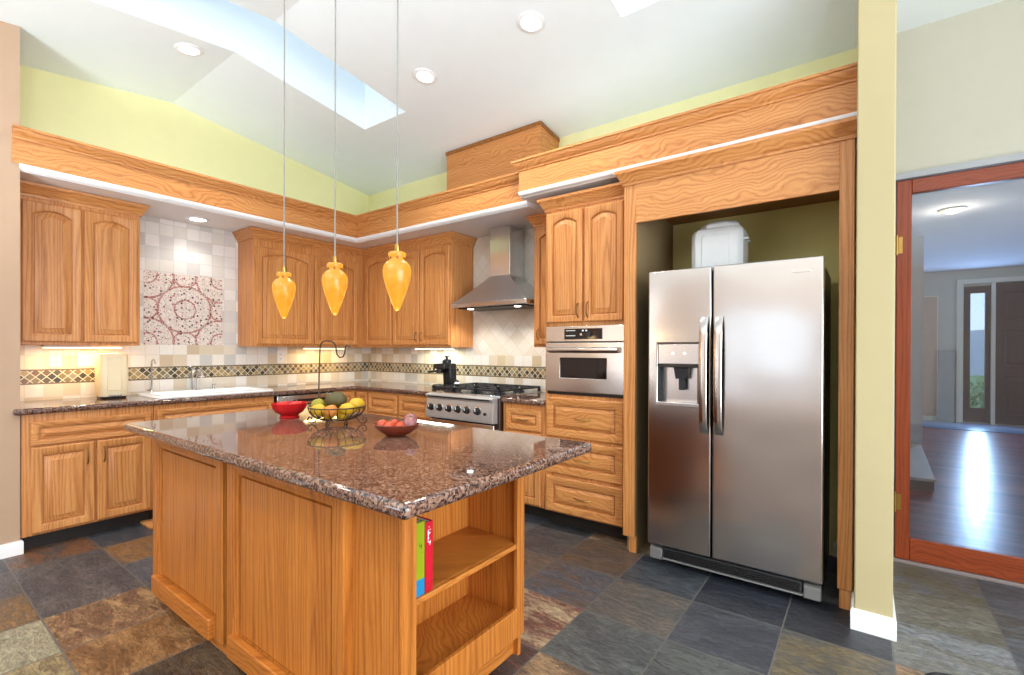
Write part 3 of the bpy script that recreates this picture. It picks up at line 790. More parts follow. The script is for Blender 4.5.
# ================================================================== APPLIANCES
def fridge():
    t = thing('refrigerator', 'stainless side by side refrigerator with ice dispenser in the oak niche', 'refrigerator', (4.24, -.42, 0))
    x0, x1, xs, yf, yb = 3.796, 4.688, 4.163, -.82, -.745
    MB().box(x0+.012, x1-.008, yb+.012, -.06, .03, 1.745).build('body', M['steel_dark'], t, bevel=.006)
    MB().box(x0+.01, x1-.01, yb-.002, yb+.012, .14, 1.75).build('gasket', M['rubber'], t)
    z0, z1 = .128, 1.765
    hx0, hx1, hz0, hz1 = 3.855, 4.096, .975, 1.332
    d = MB().cells([x0, hx0, hx1, xs-.004], [z0, hz0, hz1, z1], lambda a, b: not (hx0 < a < hx1 and hz0 < b < hz1), lambda a, b, q: (a, q, b), yf, yb-.002).build('freezer_door', M['steel'], t, bevel=.009, seg=3)
    ORIG[d.name] = ORIG[t.name]
    r = MB().box(xs+.004, x1, yf, yb-.002, z0, z1).build('fresh_food_door', M['steel'], t, bevel=.009, seg=3)
    ORIG[r.name] = ORIG[t.name]
    def handle(xc, par):
        pts = []
        n = 14
        for k in range(n+1):
            s = k/n
            pts.append((.008+.030*min(1, (max(0, math.sin(PI*s)))**.5), .822+s*.66))
        poly = [(yf-o-.012, z) for o, z in pts]+[(yf-o+.002, z) for o, z in reversed(pts)]
        poly[0] = (yf+.001, poly[0][1]); poly[n] = (yf+.001, poly[n][1]); 
        MB().loft([[(xc-.021, y, z) for y, z in poly], [(xc-.016, y-.004 if i <= n else y, z) for i, (y, z) in enumerate(poly)], [(xc+.016, y-.004 if i <= n else y, z) for i, (y, z) in enumerate(poly)], [(xc+.021, y, z) for y, z in poly]]).build('handle', M['steel'], par, smooth=50)
    handle(4.125, d); handle(4.203, r)
    # dispenser
    MB().box(hx0+.002, hx1-.002, yb-.012, yb-.004, hz0+.002, hz1-.002).build('dispenser_back', M['steel_oven'], d)
    MB().box(hx0+.003, hx1-.003, yf+.002, yb-.012, 1.212, hz1-.004).build('dispenser_panel', M['steel_oven'], d, bevel=.003)
    MB().box(hx0+.003, hx1-.003, yf-.004, yb-.012, 1.192, 1.212).build('dispenser_lip', M['steel_dark'], d, bevel=.003)
    MB().loft([[(3.945, yf+.012, 1.192), (4.035, yf+.012, 1.192), (4.035, yb-.014, 1.192), (3.945, yb-.014, 1.192)],
               [(3.955, yf+.016, 1.125), (4.025, yf+.016, 1.125), (4.025, yb-.014, 1.125), (3.955, yb-.014, 1.125)]]).build('nozzle', M['black_plastic'], d, bevel=.004)
    MB().box(3.972, 4.010, yf+.024, yf+.034, 1.060, 1.125).build('paddle', M['rubber'], d, bevel=.003)
    MB().box(hx0+.003, hx0+.012, yf+.003, yb-.012, hz0+.014, 1.192).build('recess_wall', M['rubber'], d)
    MB().box(hx1-.012, hx1-.003, yf+.003, yb-.012, hz0+.014, 1.192).build('recess_wall', M['steel_dark'], d)
    MB().box(hx0-.004, hx1+.004, yf-.010, yb-.012, hz0-.010, hz0+.014).build('drip_tray', M['steel_oven'], d, bevel=.004)
    for x in (3.945, 4.012): MB().cyl((x, yf+.003, 1.275), (x, yf-.001, 1.275), .006, n=12).build('indicator_light', M['led'], d)
    MB().box(4.548, 4.632, yf-.003, yf+.002, 1.690, 1.708).build('badge', M['chrome'], r, bevel=.001)
    g = MB().box(x0+.09, x1-.09, -.80, -.77, .055, .115)
    k = g.build('kick_grille', M['rubber'], t, bevel=.003); ORIG[k.name] = ORIG[t.name]
    for q in range(4):
        MB().box(x0+.10, x1-.10, -.806, -.799, .064+q*.012, .069+q*.012).build('louver', M['steel_dark'], k)
    MB().box(x0+.085, x1-.085, -.812, -.775, .046, .055).build('grille_bar', M['grey_plastic'] if 'grey_plastic' in M else plain('grey_plastic', '#6c6a68', .45), t, bevel=.003)
    for a, b in ((x0+.005, x0+.088), (x1-.088, x1-.005)):
        MB().loft([[(a, -.775, .03), (b, -.775, .03), (b, -.775, .112), (a, -.775, .112)], [(a+.006, -.81, .04), (b-.004, -.81, .04), (b-.004, -.80, .098), (a+.006, -.80, .098)]]).build('corner_cap', M['grey_plastic'], t, bevel=.005)
    for x in (x0+.08, x1-.08):
        MB().cyl((x, -.70, 0), (x, -.70, .035), .02).build('foot', M['rubber'], t)
        MB().cyl((x, -.15, 0), (x, -.15, .035), .02).build('foot', M['rubber'], t)
fridge()
def ice_box():
    z = 1.746
    t = thing('plastic_container', 'white plastic container with octagonal lid on top of the refrigerator', 'container', (4.11, -.40, z))
    x0, x1, y0, y1 = 3.942, 4.250, -.47, -.25
    def oc(i, z, ch=.03): return [(x0+i+ch, y0+i, z), (x1-i-ch, y0+i, z), (x1-i, y0+i+ch, z), (x1-i, y1-i-ch, z), (x1-i-ch, y1-i, z), (x0+i+ch, y1-i, z), (x0+i, y1-i-ch, z), (x0+i, y0+i+ch, z)]
    MB().loft([oc(.012, z), oc(0, z+.02), oc(0, z+.285), oc(.016, z+.318), oc(.03, z+.322)]).build('body', M['white_plastic'], t, bevel=.004)
    MB().loft([oc(.040, z+.320, .05), oc(.038, z+.345, .05), oc(.050, z+.362, .05), oc(.062, z+.368, .045)]).build('lid', M['white_plastic'], t, bevel=.004)
    MB().box(x0+.07, x1-.07, y0-.004, y0+.004, z+.04, z+.27).build('front_panel', M['white_plastic'], t, bevel=.003)
    MB().tube([(x1-.002, y0+.06, z+.24), (x1+.02, y0+.06, z+.24), (x1+.02, y1-.06, z+.24), (x1-.002, y1-.06, z+.24)], .007).build('side_handle', M['white_plastic'], t)
ice_box()
def stove():
    t = thing('range', 'stainless gas range with six black knobs under the hood', 'range', (2.13, -.33, 0))
    x0, x1 = 1.748, 2.522
    MB().box(x0, x1, -.640, -.014, .03, .900).build('body', M['range_side'] if 'range_side' in M else plain('range_side', '#3a241a', .25), t, bevel=.004)
    MB().prism([(-.640, .700), (-.704, .704), (-.712, .722), (-.690, .868), (-.704, .878), (-.714, .898), (-.704, .908), (-.640, .912)], lambda q, x: (x, q[0], q[1]), x0, x1-.022).build('control_panel', M['steel_range'], t, bevel=.003)
    MB().box(x0+.03, x1-.05, -.7155, -.712, .882, .893).build('vent_slot', M['steel_dark'], t)
    d = MB().box(x0+.006, x1-.03, -.680, -.641, .19, .690).build('oven_door', M['steel'], t, bevel=.005); ORIG[d.name] = ORIG[t.name]
    MB().box(x0+.14, x1-.16, -.683, -.679, .30, .54).build('window', M['black_glass'], d)
    MB().tube([(x0+.06, -.68, .64), (x0+.06, -.73, .64), (x1-.085, -.73, .64), (x1-.085, -.68, .64)], .011).build('handle', M['steel'], d)
    MB().box(x0+.006, x1-.03, -.670, -.641, .04, .18).build('kick_drawer', M['steel'], t, bevel=.005)
    for px in (435, 444, 453.5, 462.5, 471, 481):
        x = 1.815+(px-435)/46*.53
        k = MB().lathe([(.030, 0), (.030, .004), (.024, .006), (.022, .030), (.019, .034)], n=20)
        k.v = [(x+a, -.702-c, .795+b) for a, b, c in k.v]
        kn = k.build('knob', M['black_plastic'], t); ORIG[kn.name] = ORIG[t.name]
        MB().box(x-.003, x+.003, -.740, -.734, .795, .815).build('pointer', M['white_plastic'], kn)
        q = MB().lathe([(.040, 0), (.040, .003), (.032, .006)], n=24); q.v = [(x+a, -.7-c, .795+b) for a, b, c in q.v]; q.build('bezel', M['steel_oven'], kn)
    MB().cyl((2.425, -.702, .778), (2.425, -.716, .778), .012).build('button', M['black_plastic'], t)
    MB().box(x0, x1, -.640, -.014, .900, .922).build('cooktop', M['steel_hood'], t, bevel=.005)
    for gx in range(3):
        a = x0+.016+gx*.249; b = a+.243
        mb = MB(); y0, y1 = -.615, -.045; z = .968; r = .0085
        bar = lambda p, q: mb.box(min(p[0], q[0])-r, max(p[0], q[0])+r, min(p[1], q[1])-r, max(p[1], q[1])+r, z-.016, z)
        bar((a, y0), (b, y0)); bar((a, y1), (b, y1)); bar((a, y0), (a, y1)); bar((b, y0), (b, y1)); bar((a, -.33), (b, -.33))
        for yc in (-.47, -.19):
            bar((a, yc), (a+.08, yc)); bar((b-.08, yc), (b, yc))
            bar(((a+b)/2, yc-.14), ((a+b)/2, yc-.045)); bar(((a+b)/2, yc+.045), ((a+b)/2, yc+.14))
        for px in (a, b):
            for py in (y0, -.33, y1): mb.box(px-.01, px+.01, py-.01, py+.01, .921, z-.016)
        mb.build('grate', M['cast_iron'], t, smooth=0)
        for yc in (-.47, -.19):
            MB().lathe([(.052, 0), (.05, .010), (.036, .012), (.036, .020), (.030, .024), (.004, .025)], ((a+b)/2, yc, .921)).build('burner', M['cast_iron'], t)
    for x in (x0+.05, x1-.05):
        for y in (-.6, -.06): MB().cyl((x, y, 0), (x, y, .032), .02).build('foot', M['rubber'], t)
stove()
def hood():
    t = thing('range_hood', 'stainless chimney range hood above the gas range', 'range hood', (2.18, -.2, 1.675))
    x0, x1, y0, y1 = 1.757, 2.612, -.405, -.010
    cx0, cx1, cy0 = 2.090, 2.318, -.240
    MB().box(x0, x1, y0, y1, 1.676, 1.716).build('rim', M['steel_hood'], t, bevel=.004)
    loops = []
    for k in range(13):
        s = k/12; q = 1-(1-s)**1.18; z = 1.716+.245*s
        f = lambda a, b: a+(b-a)*q
        loops.append([(f(x0+.004, cx0-.004), f(y0+.004, cy0-.004), z), (f(x1-.004, cx1+.004), f(y0+.004, cy0-.004), z), (f(x1-.004, cx1+.004), y1, z), (f(x0+.004, cx0-.004), y1, z)])
    MB().loft(loops).build('canopy', M['steel_hood'], t, smooth=40)
    MB().box(cx0, cx1, cy0, y1, 1.955, 2.404).build('chimney', M['steel_hood'], t, bevel=.003)
    MB().box(x0+.05, x1-.05, y0+.05, y1-.04, 1.668, 1.678).build('filter', M['steel_dark'], t)
    for x in (x0+.16, x1-.16):
        MB().cyl((x, y0+.10, 1.664), (x, y0+.10, 1.670), .028).build('lamp', M['lamp_white'], t)
        spot('hood_lamp', (x, y0+.10, 1.655), 9, 140, (1, .97, .9))
hood()

# ================================================================== SINK AND COUNTER THINGS
def sink():
    t = thing('kitchen_sink', 'white enamel drop in sink set in the granite counter', 'sink', (.31, -1.88, .914))
    y0, y1, x0, x1 = SB[0]-.05, SB[1]+.05, .075, .57
    def rect(i, z, r=.05, n=5):
        L = []
        for (cx, cy, a0) in ((x1-i-r, y1-i-r, 0), (x0+i+r, y1-i-r, PI/2), (x0+i+r, y0+i+r, PI), (x1-i-r, y0+i+r, 1.5*PI)):
            for k in range(n+1):
                a = a0+PI/2*k/n; L.append((cx+r*math.cos(a), cy+r*math.sin(a), z))
        return L
    MB().loft([rect(.055, .915), rect(0, .915), rect(.003, .926), rect(.012, .930), rect(.055, .930), rect(.062, .924), rect(.07, .80), rect(.11, .765), rect(.16, .76)], False, True).build('basin', M['white_enamel'], t, smooth=50)
    MB().lathe([(.03, .761), (.03, .764), (.02, .765)], (.31, -1.88, 0)).build('drain', M['chrome'], t)
sink()
def faucets():
    z = .914
    t = thing('faucet', 'chrome pull out faucet behind the sink', 'faucet', (.045, -1.88, z))
    x, y = .045, -1.895
    MB().lathe([(.030, 0), (.028, .012), (.021, .02), (.020, .10), (.023, .11), (.023, .16), (.018, .185), (.004, .19)], (x, y, z)).build('body', M['chrome'], t)
    MB().tube([(x, y, z+.12), (x+.05, y, z+.17), (x+.11, y, z+.185), (x+.16, y, z+.165), (x+.175, y, z+.135)], [.017, .016, .016, .018, .019], 14).build('spout', M['chrome'], t)
    MB().tube([(x, y, z+.185), (x-.0, y-.02, z+.21), (x+.03, y-.04, z+.225)], [.008, .007, .009], 10).build('lever', M['chrome'], t)
    t = thing('water_tap', 'thin tall chrome water tap left of the faucet', 'tap', (.045, -2.21, z))
    x, y = .045, -2.21
    MB().lathe([(.024, 0), (.022, .008), (.012, .014), (.010, .03)], (x, y, z)).build('base', M['chrome'], t)
    pts = [(x, y, z+.02), (x, y, z+.25)]+[(x+.04-.04*math.cos(a), y, z+.25+.04*math.sin(a)) for a in [PI*k/8 for k in range(1, 9)]]
    MB().tube(pts, .0065, 10).build('spout', M['chrome'], t)
    MB().tube([(x, y, z+.03), (x+.02, y-.04, z+.035)], [.006, .005]).build('lever', M['chrome'], t)
    t = thing('soap_dispenser', 'short chrome soap pump right of the faucet', 'soap dispenser', (.05, -1.74, z))
    x, y = .05, -1.74
    MB().lathe([(.020, 0), (.018, .01), (.011, .018), (.010, .045), (.013, .05), (.012, .058), (.003, .06)], (x, y, z)).build('base', M['chrome'], t)
    MB().tube([(x, y, z+.052), (x+.04, y, z+.056), (x+.05, y, z+.048)], .006).build('nozzle', M['chrome'], t)
faucets()
def canister():
    z = .914
    t = thing('countertop_appliance', 'tall cream countertop appliance under the left wall cabinet', 'kitchen appliance', (.2, -2.50, z))
    x0, x1, y0, y1 = .12, .28, -2.600, -2.420
    def rr(i, z, r=.035, n=5):
        L = []
        for (cx, cy, a0) in ((x1-i-r, y1-i-r, 0), (x0+i+r, y1-i-r, PI/2), (x0+i+r, y0+i+r, PI), (x1-i-r, y0+i+r, 1.5*PI)):
            for k in range(n+1):
                a = a0+PI/2*k/n; L.append((cx+r*math.cos(a), cy+r*math.sin(a), z))
        return L
    MB().loft([rr(.012, z), rr(.008, z+.014)]).build('foot', M['black_plastic'], t)
    MB().loft([rr(.006, z+.014), rr(.0, z+.03), rr(.0, z+.325), rr(.008, z+.338), rr(.03, z+.342)]).build('body', M['cream_plastic'], t, smooth=40)
    MB().box(x1-.004, x1+.004, y0+.045, y1-.05, z+.06, z+.31).build('front_panel', M['cream_plastic'], t, bevel=.003)
    MB().box(x1-.01, x1+.012, y0+.05, y1-.05, z+.018, z+.032).build('tray', M['steel_oven'], t, bevel=.003)
canister()
def outlet(y, w, label, switch):
    t = thing('outlet', label, 'outlet', (.009, y, 1.212), 'backsplash outlets')
    MB().box(.0085, .015, y-w/2, y+w/2, 1.150, 1.274).build('cover_plate', M['white_paint'], t, bevel=.003)
    if switch:
        for q in (-.026, .026): MB().box(.015, .020, y+q-.016, y+q+.016, 1.180, 1.244).build('rocker', M['white_plastic'], t, bevel=.002)
    else:
        for q in (1.190, 1.234):
            s = MB().box(.015, .018, y-.017, y+.017, q-.015, q+.015).build('socket', M['white_plastic'], t, bevel=.003)
            ORIG[s.name] = ORIG[t.name]
            for e in (-.006, .006): MB().box(.018, .0185, y+e-.0015, y+e+.0015, q-.004, q+.008).build('slot', M['dark_gap'], s)
outlet(-2.797, .072, 'white outlet plate on the tiles nearest the beige wall', False)
outlet(-2.615, .118, 'wide white switch plate left of the cream appliance', True)
outlet(-1.095, .072, 'white outlet plate on the tiles right of the sink', False)
def espresso():
    z = .914; x, y = 1.560, -.270
    t = thing('espresso_maker', 'black upright espresso maker on the counter left of the range', 'espresso maker', (x, y, z))
    MB().box(x-.09, x+.075, y-.10, y+.09, z, z+.035).build('drip_base', M['black_plastic'], t, bevel=.008)
    MB().box(x-.075, x+.06, y-.09, y-.01, z+.035, z+.041).build('drip_grid', M['steel_dark'], t)
    MB().loft([[(x-.03, y+.0, z+.035), (x+.075, y+.0, z+.035), (x+.075, y+.085, z+.035), (x-.03, y+.085, z+.035)], [(x-.035, y-.01, z+.20), (x+.07, y-.01, z+.20), (x+.07, y+.085, z+.20), (x-.035, y+.085, z+.20)]]).build('column', M['black_plastic'], t, bevel=.01)
    MB().box(x-.085, x+.072, y-.09, y+.085, z+.19, z+.245).build('head', M['black_plastic'], t, bevel=.014)
    MB().lathe([(.030, .150), (.034, .155), (.034, .188), (.028, .190)], (x-.03, y-.05, z)).build('filter_basket', M['steel_dark'], t)
    MB().tube([(x-.05, y-.06, z+.17), (x-.10, y-.09, z+.165), (x-.125, y-.105, z+.16)], [.008, .011, .012]).build('filter_handle', M['black_plastic'], t)
    MB().lathe([(.04, .245), (.045, .252), (.045, .275), (.03, .285), (.012, .288), (.012, .30), (.02, .305), (.02, .318), (.004, .322)], (x+.02, y, z)).build('cap', M['black_plastic'], t)
    MB().tube([(x+.07, y, z+.23), (x+.10, y-.03, z+.24), (x+.105, y-.05, z+.19)], .006).build('steam_wand', M['steel_dark'], t)
    t = thing('glass_jar', 'small white glass jar beside the black espresso maker', 'jar', (1.695, -.25, z))
    MB().lathe([(.022, 0), (.028, .004), (.030, .03), (.026, .055), (.018, .064)], (1.695, -.25, z)).build('jar_body', M['white_enamel'], t)
    MB().lathe([(.019, .064), (.020, .066), (.020, .080), (.012, .086), (.002, .087)], (1.695, -.25, z)).build('lid', M['chrome'], t)
espresso()

# ================================================================== ISLAND
def island():
    t = thing('kitchen_island', 'oak kitchen island with two framed panels and an open bookcase end', 'kitchen island', (2.85, -2.4, 0))
    x0, x1, y0, y1 = 1.895, 3.785, -2.717, -2.105
    xb = 3.50
    # closed body, then the open bookcase at its right end
    MB().box(x0, xb, y0, y1, .0, .872).build('carcass', M['island_v'], t, bevel=.002)
    mb = MB().box(xb, x1-.018, y0, y0+.018, .10, .872).box(xb, x1-.018, y1-.018, y1, .10, .872).box(xb, x1-.018, y0+.018, y1-.018, .24, .262)
    mb.build('bookcase_sides', M['island_v'], t)
    MB().box(xb, x1-.06, y0, y0+.02, 0, .10).build('plinth', M['island_h'], t)
    MB().box(xb, xb+.008, y0+.018, y1-.018, .262, .872).build('bookcase_back', M['island_v'], t)
    mb = MB().cells([y0, -2.662, -2.152, y1], [.190, .300, .845, .872], lambda a, b: not (-2.662 < a < -2.152 and .300 < b < .845), lambda a, b, d: (d, a, b), x1-.018, x1)
    mb.build('face_frame', M['island_v'], t, bevel=.003)
    MB().box(xb+.008, x1-.02, y0+.018, y1-.018, .530, .549).box(x1-.02, x1-.003, -2.661, -2.153, .530, .549).build('shelf', M['island_h'], t, bevel=.003)
    MB().box(xb, x1-.04, y0+.004, y1-.004, .10, .24).build('base_rail', M['island_h'], t, bevel=.003)
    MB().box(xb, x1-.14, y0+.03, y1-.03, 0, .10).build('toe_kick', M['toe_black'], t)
    # two framed panels on the long side with a bar along the foot of each
    for a, b in ((1.877, 2.690), (2.733, 3.546)):
        d = raised(fy(y0), a, b, .05, .866, 0, fw=.085, th=.030, flat=True).build('panel', M['island_v'], t); ORIG[d.name] = ORIG[t.name]
        MB().box(a+.045, b-.085, y0-.050, y0-.018, .045, .135).build('foot_bar', M['island_h'], d, bevel=.006, seg=3)
    MB().box(2.688, 2.735, y0-.004, y0+.004, .03, .868).build('gap_shade_strip', M['gap_shade'] if 'gap_shade' in M else plain('gap_shade', '#3c1c0c', .6), t)  # shade of the recess between the panels, painted as a dark strip
    MB().sweep([(0, 0), (.012, 0), (.012, .03), (.004, .042), (0, .042)], [(x0, y0+.3), (x0, y0), (3.6, y0)]).build('base_molding', M['island_h'], t)
    MB().box(3.69, 3.73, y1, y1+.045, .315, .365).build('outlet_box', M['black_plastic'], t, bevel=.004)
    sl = MB().box(1.822, 3.953, -2.856, -1.857, .872, .914).build('island_countertop', M['granite'], bevel=.016, seg=4, loc=(2.9, -2.36, .872))
    tag(sl, 'large polished brown granite slab on top of the island', 'countertop')
island()
def books():
    def bk(y, th, h, dep, mat, label, lean, z=.5500):
        t = thing('book', label, 'book', (0, 0, 0), 'books on the island shelf')
        MB().box(-dep, -.002, -th/2, -th/2+.002, 0, h).box(-dep, -.002, th/2-.002, th/2, 0, h).box(-.003, 0, -th/2, th/2, 0, h).build('cover', M[mat], t, bevel=.0008)
        MB().box(-dep+.004, -.004, -th/2+.0022, th/2-.0022, .003, h-.004).build('pages', M['paper'], t, smooth=0)
        t.location = (3.774, y, z); t.rotation_euler = (math.radians(lean), 0, 0)
        ORIG[t.name] = tuple(t.location)
    bk(-2.638, .034, .222, .16, 'book_lime', 'lime green book with a blue foot on the island shelf', 0)
    bk(-2.602, .032, .214, .15, 'book_red', 'red book with white spine lettering standing against the lime green book', 0)
books()

# ================================================================== FRUIT ON THE ISLAND
ZI = .914
R2 = Vector((.8044, .5939, 0)); F2 = Vector((-.5939, .8044, 0))
def at(c, r, f, z): return (c[0]+R2.x*r+F2.x*f, c[1]+R2.y*r+F2.y*f, z)
def fruit(name, label, cat, c, r, mat, group=None, stem=False, rot=(0, 0, 0), tip=0, ridges=0):
    t = thing(name, label, cat, c, group)
    def fn(d):
        q = 1+.03*math.sin(5*d.x+3*d.y)
        if tip: q += tip*abs(d.x)**6
        if ridges: q *= 1+.04*math.cos(ridges*math.atan2(d.y, d.x))
        return q
    m = MB().ball((0, 0, 0), r, 24, 14, fn); m.v = [tuple(Vector(v)+Vector(c)) for v in m.v]
    m.build('flesh', M[mat], t, smooth=80)
    if stem:
        MB().tube([(c[0], c[1], c[2]+r[2]*.85), (c[0]+.003, c[1], c[2]+r[2]*1.0), (c[0]+.006, c[1]+.003, c[2]+r[2]*1.22)], [.004, .003, .004]).build('stem', M['stem_green'], t)
    t.rotation_euler = rot
    return t
def red_bowl():
    c = (2.285, -2.235)
    t = thing('glass_bowl', 'scalloped red glass bowl at the back left of the island', 'bowl', (*c, ZI))
    wob = lambda a, z: 1+(.035*math.cos(10*a) if z > .03 else .012*math.cos(10*a))
    prof = [(.050, .0), (.052, .004), (.046, .012), (.050, .018), (.070, .030), (.083, .050), (.089, .072), (.091, .080), (.087, .081), (.083, .070), (.076, .050), (.062, .034), (.040, .024), (.002, .022)]
    MB().lathe(prof, (*c, ZI), 60, wob=wob).build('bowl', M['red_glass'], t, smooth=50)
    for (r, f, lb) in ((-.034, -.012, 'red tomato on the left in the red glass bowl'), (.036, -.004, 'red tomato on the right in the red glass bowl')):
        fruit('tomato', lb, 'tomato', at(c, r, f, ZI+.060), (.034, .034, .029), 'tomato_red', 'tomatoes in the glass bowl', True)
plain('tomato_red', '#d22a26', .2, .1)
red_bowl()
def basket():
    c = (2.705, -2.215)
    t = thing('wire_fruit_basket', 'dark wire fruit basket on scroll feet with a tall banana hook', 'fruit basket', (*c, ZI))
    zr, zb, rr = 1.004, .935, .137
    ring = lambda rad, z, n=40: [(c[0]+rad*math.cos(2*PI*k/n), c[1]+rad*math.sin(2*PI*k/n), z) for k in range(n+1)]
    MB().tube(ring(rr, zr), .0035, 8).build('rim', M['iron_wire'], t)
    MB().tube(ring(.035, zb), .003, 8).build('base_ring', M['iron_wire'], t)
    mb = MB()
    for k in range(22):
        a = 2*PI*k/22
        pts = []
        for s in range(9):
            q = s/8; rad = .035+(rr-.035)*math.sin(q*PI/2); z = zb+(zr-zb)*(1-math.cos(q*PI/2))
            pts.append((c[0]+rad*math.cos(a), c[1]+rad*math.sin(a), z))
        mb.tube(pts, .002, 6)
    mb.build('wires', M['iron_wire'], t)
    a0 = math.atan2(R2.y, R2.x)
    for a in (a0, a0+PI, a0-PI/2, a0+PI/2):
        pts = [(.115, .045), (.128, .028), (.132, .012), (.124, .003), (.112, .005), (.108, .016), (.113, .024)]
        pts = [(.085, .043), (.100, .030), (.112, .012), (.124, .0045), (.140, .006), (.150, .020), (.145, .034), (.133, .036), (.128, .026), (.134, .020)]
        MB().tube([(c[0]+r*math.cos(a), c[1]+r*math.sin(a), ZI+z) for r, z in pts], .0032, 8).build('scroll_foot', M['iron_wire'], t)
    h = [(-.118, .060, .990), (-.118, .060, 1.06), (-.116, .060, 1.16), (-.112, .060, 1.290), (-.108, .057, 1.316), (-.094, .05, 1.331), (-.072, .04, 1.336), (-.045, .03, 1.334), (-.022, .02, 1.322), (-.012, .015, 1.296), (-.006, .012, 1.265), (.008, .01, 1.250), (.026, .008, 1.254), (.036, .006, 1.274), (.038, .005, 1.298), (.046, .004, 1.314), (.056, .003, 1.312), (.058, .003, 1.302)]
    MB().tube([at(c, *p) for p in h], .0038, 8).build('banana_hook', M['iron_wire'], t)
    G = 'fruit in the wire basket'
    fruit('melon', 'large dark olive fruit on top of the wire basket', 'fruit', at(c, -.006, .004, 1.036), (.056, .046, .042), 'avocado', G, rot=(0, 0, .5))
    fruit('lemon', 'yellow lemon at the upper right of the wire basket', 'lemon', at(c, .092, .022, 1.012), (.040, .033, .033), 'lemon', G, tip=.12, rot=(0, .2, 1.6))
    fruit('lemon', 'yellow lemon at the front right of the wire basket', 'lemon', at(c, .072, -.058, .998), (.037, .030, .030), 'lemon', G, tip=.12, rot=(0, 0, .6))
    fruit('peach', 'orange peach low in the front of the wire basket', 'peach', at(c, .002, -.084, .990), (.033, .033, .031), 'peach', G)
    fruit('lemon', 'yellow lemon at the front left of the wire basket', 'lemon', at(c, -.068, -.062, .992), (.037, .030, .030), 'lemon', G, tip=.12, rot=(0, 0, .6))
    fruit('pear', 'yellow green fruit at the left rim of the wire basket', 'pear', at(c, -.098, .006, 1.006), (.034, .034, .036), 'banana', G)
    fruit('pear', 'yellow green fruit at the back left of the wire basket', 'pear', at(c, -.056, .076, 1.004), (.034, .034, .038), 'banana', G, True)
    for r, f, lb in ((.036, -.034, 'yellow lemon deep in the wire basket under the front right lemon'), (-.030, -.036, 'yellow lemon deep in the wire basket under the front left lemon'), (.006, .044, 'yellow lemon deep in the back of the wire basket')):
        fruit('lemon', lb, 'lemon', at(c, r, f, .966), (.031, .026, .026), 'lemon', G, tip=.1)
basket()
def clay_bowl():
    c = (3.195, -2.245)
    t = thing('clay_bowl', 'shallow brown clay bowl of tomatoes at the front of the island', 'bowl', (*c, ZI))
    m = MB().lathe([(.040, 0), (.044, .003), (.060, .012), (.082, .028), (.097, .046), (.100, .051), (.097, .053), (.092, .046), (.076, .030), (.052, .016), (.002, .011)], (0, 0, 0), 40, sx=1.0, sy=.78, wob=lambda a, z: 1+.02*math.cos(3*a+1))
    a = math.atan2(R2.y, R2.x); ca, sa = math.cos(a), math.sin(a)
    m.v = [(c[0]+x*ca-y*sa, c[1]+x*sa+y*ca, ZI+z) for x, y, z in m.v]
    m.build('bowl', M['clay'], t, smooth=50)
    G = 'tomatoes in the clay bowl'
    for r, f, z, s, lb in ((-.060, -.004, .048, .026, 'red tomato at the left end of the clay bowl'), (-.022, -.030, .044, .026, 'red tomato at the front of the clay bowl'),
                           (-.018, .026, .046, .026, 'red tomato at the back of the clay bowl'), (.024, -.034, .044, .021, 'small red tomato right of the front tomato in the clay bowl'), (.020, .014, .040, .024, 'red tomato in the middle of the clay bowl')):
        fruit('tomato', lb, 'tomato', at(c, r, f, ZI+z), (s, s, s*.88), 'tomato', G, s > .022)
    G = 'garlic and onions in the clay bowl'
    fruit('onion', 'purple onion leaning on the right rim of the clay bowl', 'onion', at(c, .062, -.014, ZI+.056), (.029, .029, .027), 'onion', G, True, ridges=8)
    fruit('onion', 'purple onion highest at the back right of the clay bowl', 'onion', at(c, .056, .030, ZI+.066), (.030, .027, .027), 'onion', G, True, ridges=8)
clay_bowl()

# ================================================================== LAMPS
def pendants():
    first = None
    zt = zc(-2.36)
    lab = ('amber glass pendant on a thin cord, the one farthest from the refrigerator', 'amber glass pendant hanging between the other two over the island', 'amber glass pendant hanging nearest the camera and the refrigerator')
    for x, lb in zip((2.459, 2.905, 3.333), lab):
        if first is None:
            t = thing('pendant_lamp', lb, 'pendant lamp', (x, -2.36, zt), 'amber pendants over the island')
            c = (x, -2.36, 0); z = 1.685
            MB().lathe([(.002, zt), (.058, zt-.004), (.058, zt-.018), (.03, zt-.03), (.006, zt-.036)], c, 28).build('ceiling_canopy', M['chrome'], t)
            MB().tube([(x, -2.36, zt-.03), (x, -2.36, z+.01)], .0032, 8).build('cord', M['cord_grey'], t)
            MB().lathe([(.004, z+.03), (.012, z+.028), (.014, z-.01), (.010, z-.02)], c).build('socket', M['brass'], t)
            prof = [(.012, 0), (.030, -.002), (.035, -.007), (.034, -.018), (.029, -.026), (.029, -.034), (.042, -.042), (.053, -.058), (.057, -.078), (.055, -.098), (.048, -.128), (.038, -.160), (.026, -.194), (.015, -.222), (.008, -.236), (.002, -.238)]
            s = MB().lathe([(r, z+h) for r, h in prof], c, 32, wob=lambda a, q: 1+(.03*math.cos(8*a) if q > z-.012 else 0)).build('lamp_shade', M['amber_glass'], t, smooth=60)
            ORIG[s.name] = ORIG[t.name]
            for k in range(6):
                a = PI*k/3+.4
                p = Vector((math.cos(a), math.sin(a), 0))
                q = Vector(c)+Vector((0, 0, z-.027))
                MB().cyl(q+p*.027, q+p*.031, .0045, n=10).build('vent_hole', M['amber_dark'], s)
            first = t
        else:
            o = copy_tree(first); o.location = (x, -2.36, zt); o['label'] = lb
        point('pendant_glow', (x, -2.36, 1.40), .8, (1, .7, .3), .05)
plain('cord_grey', '#8f8b84', .5); plain('amber_dark', '#7a4a10', .6)
pendants()
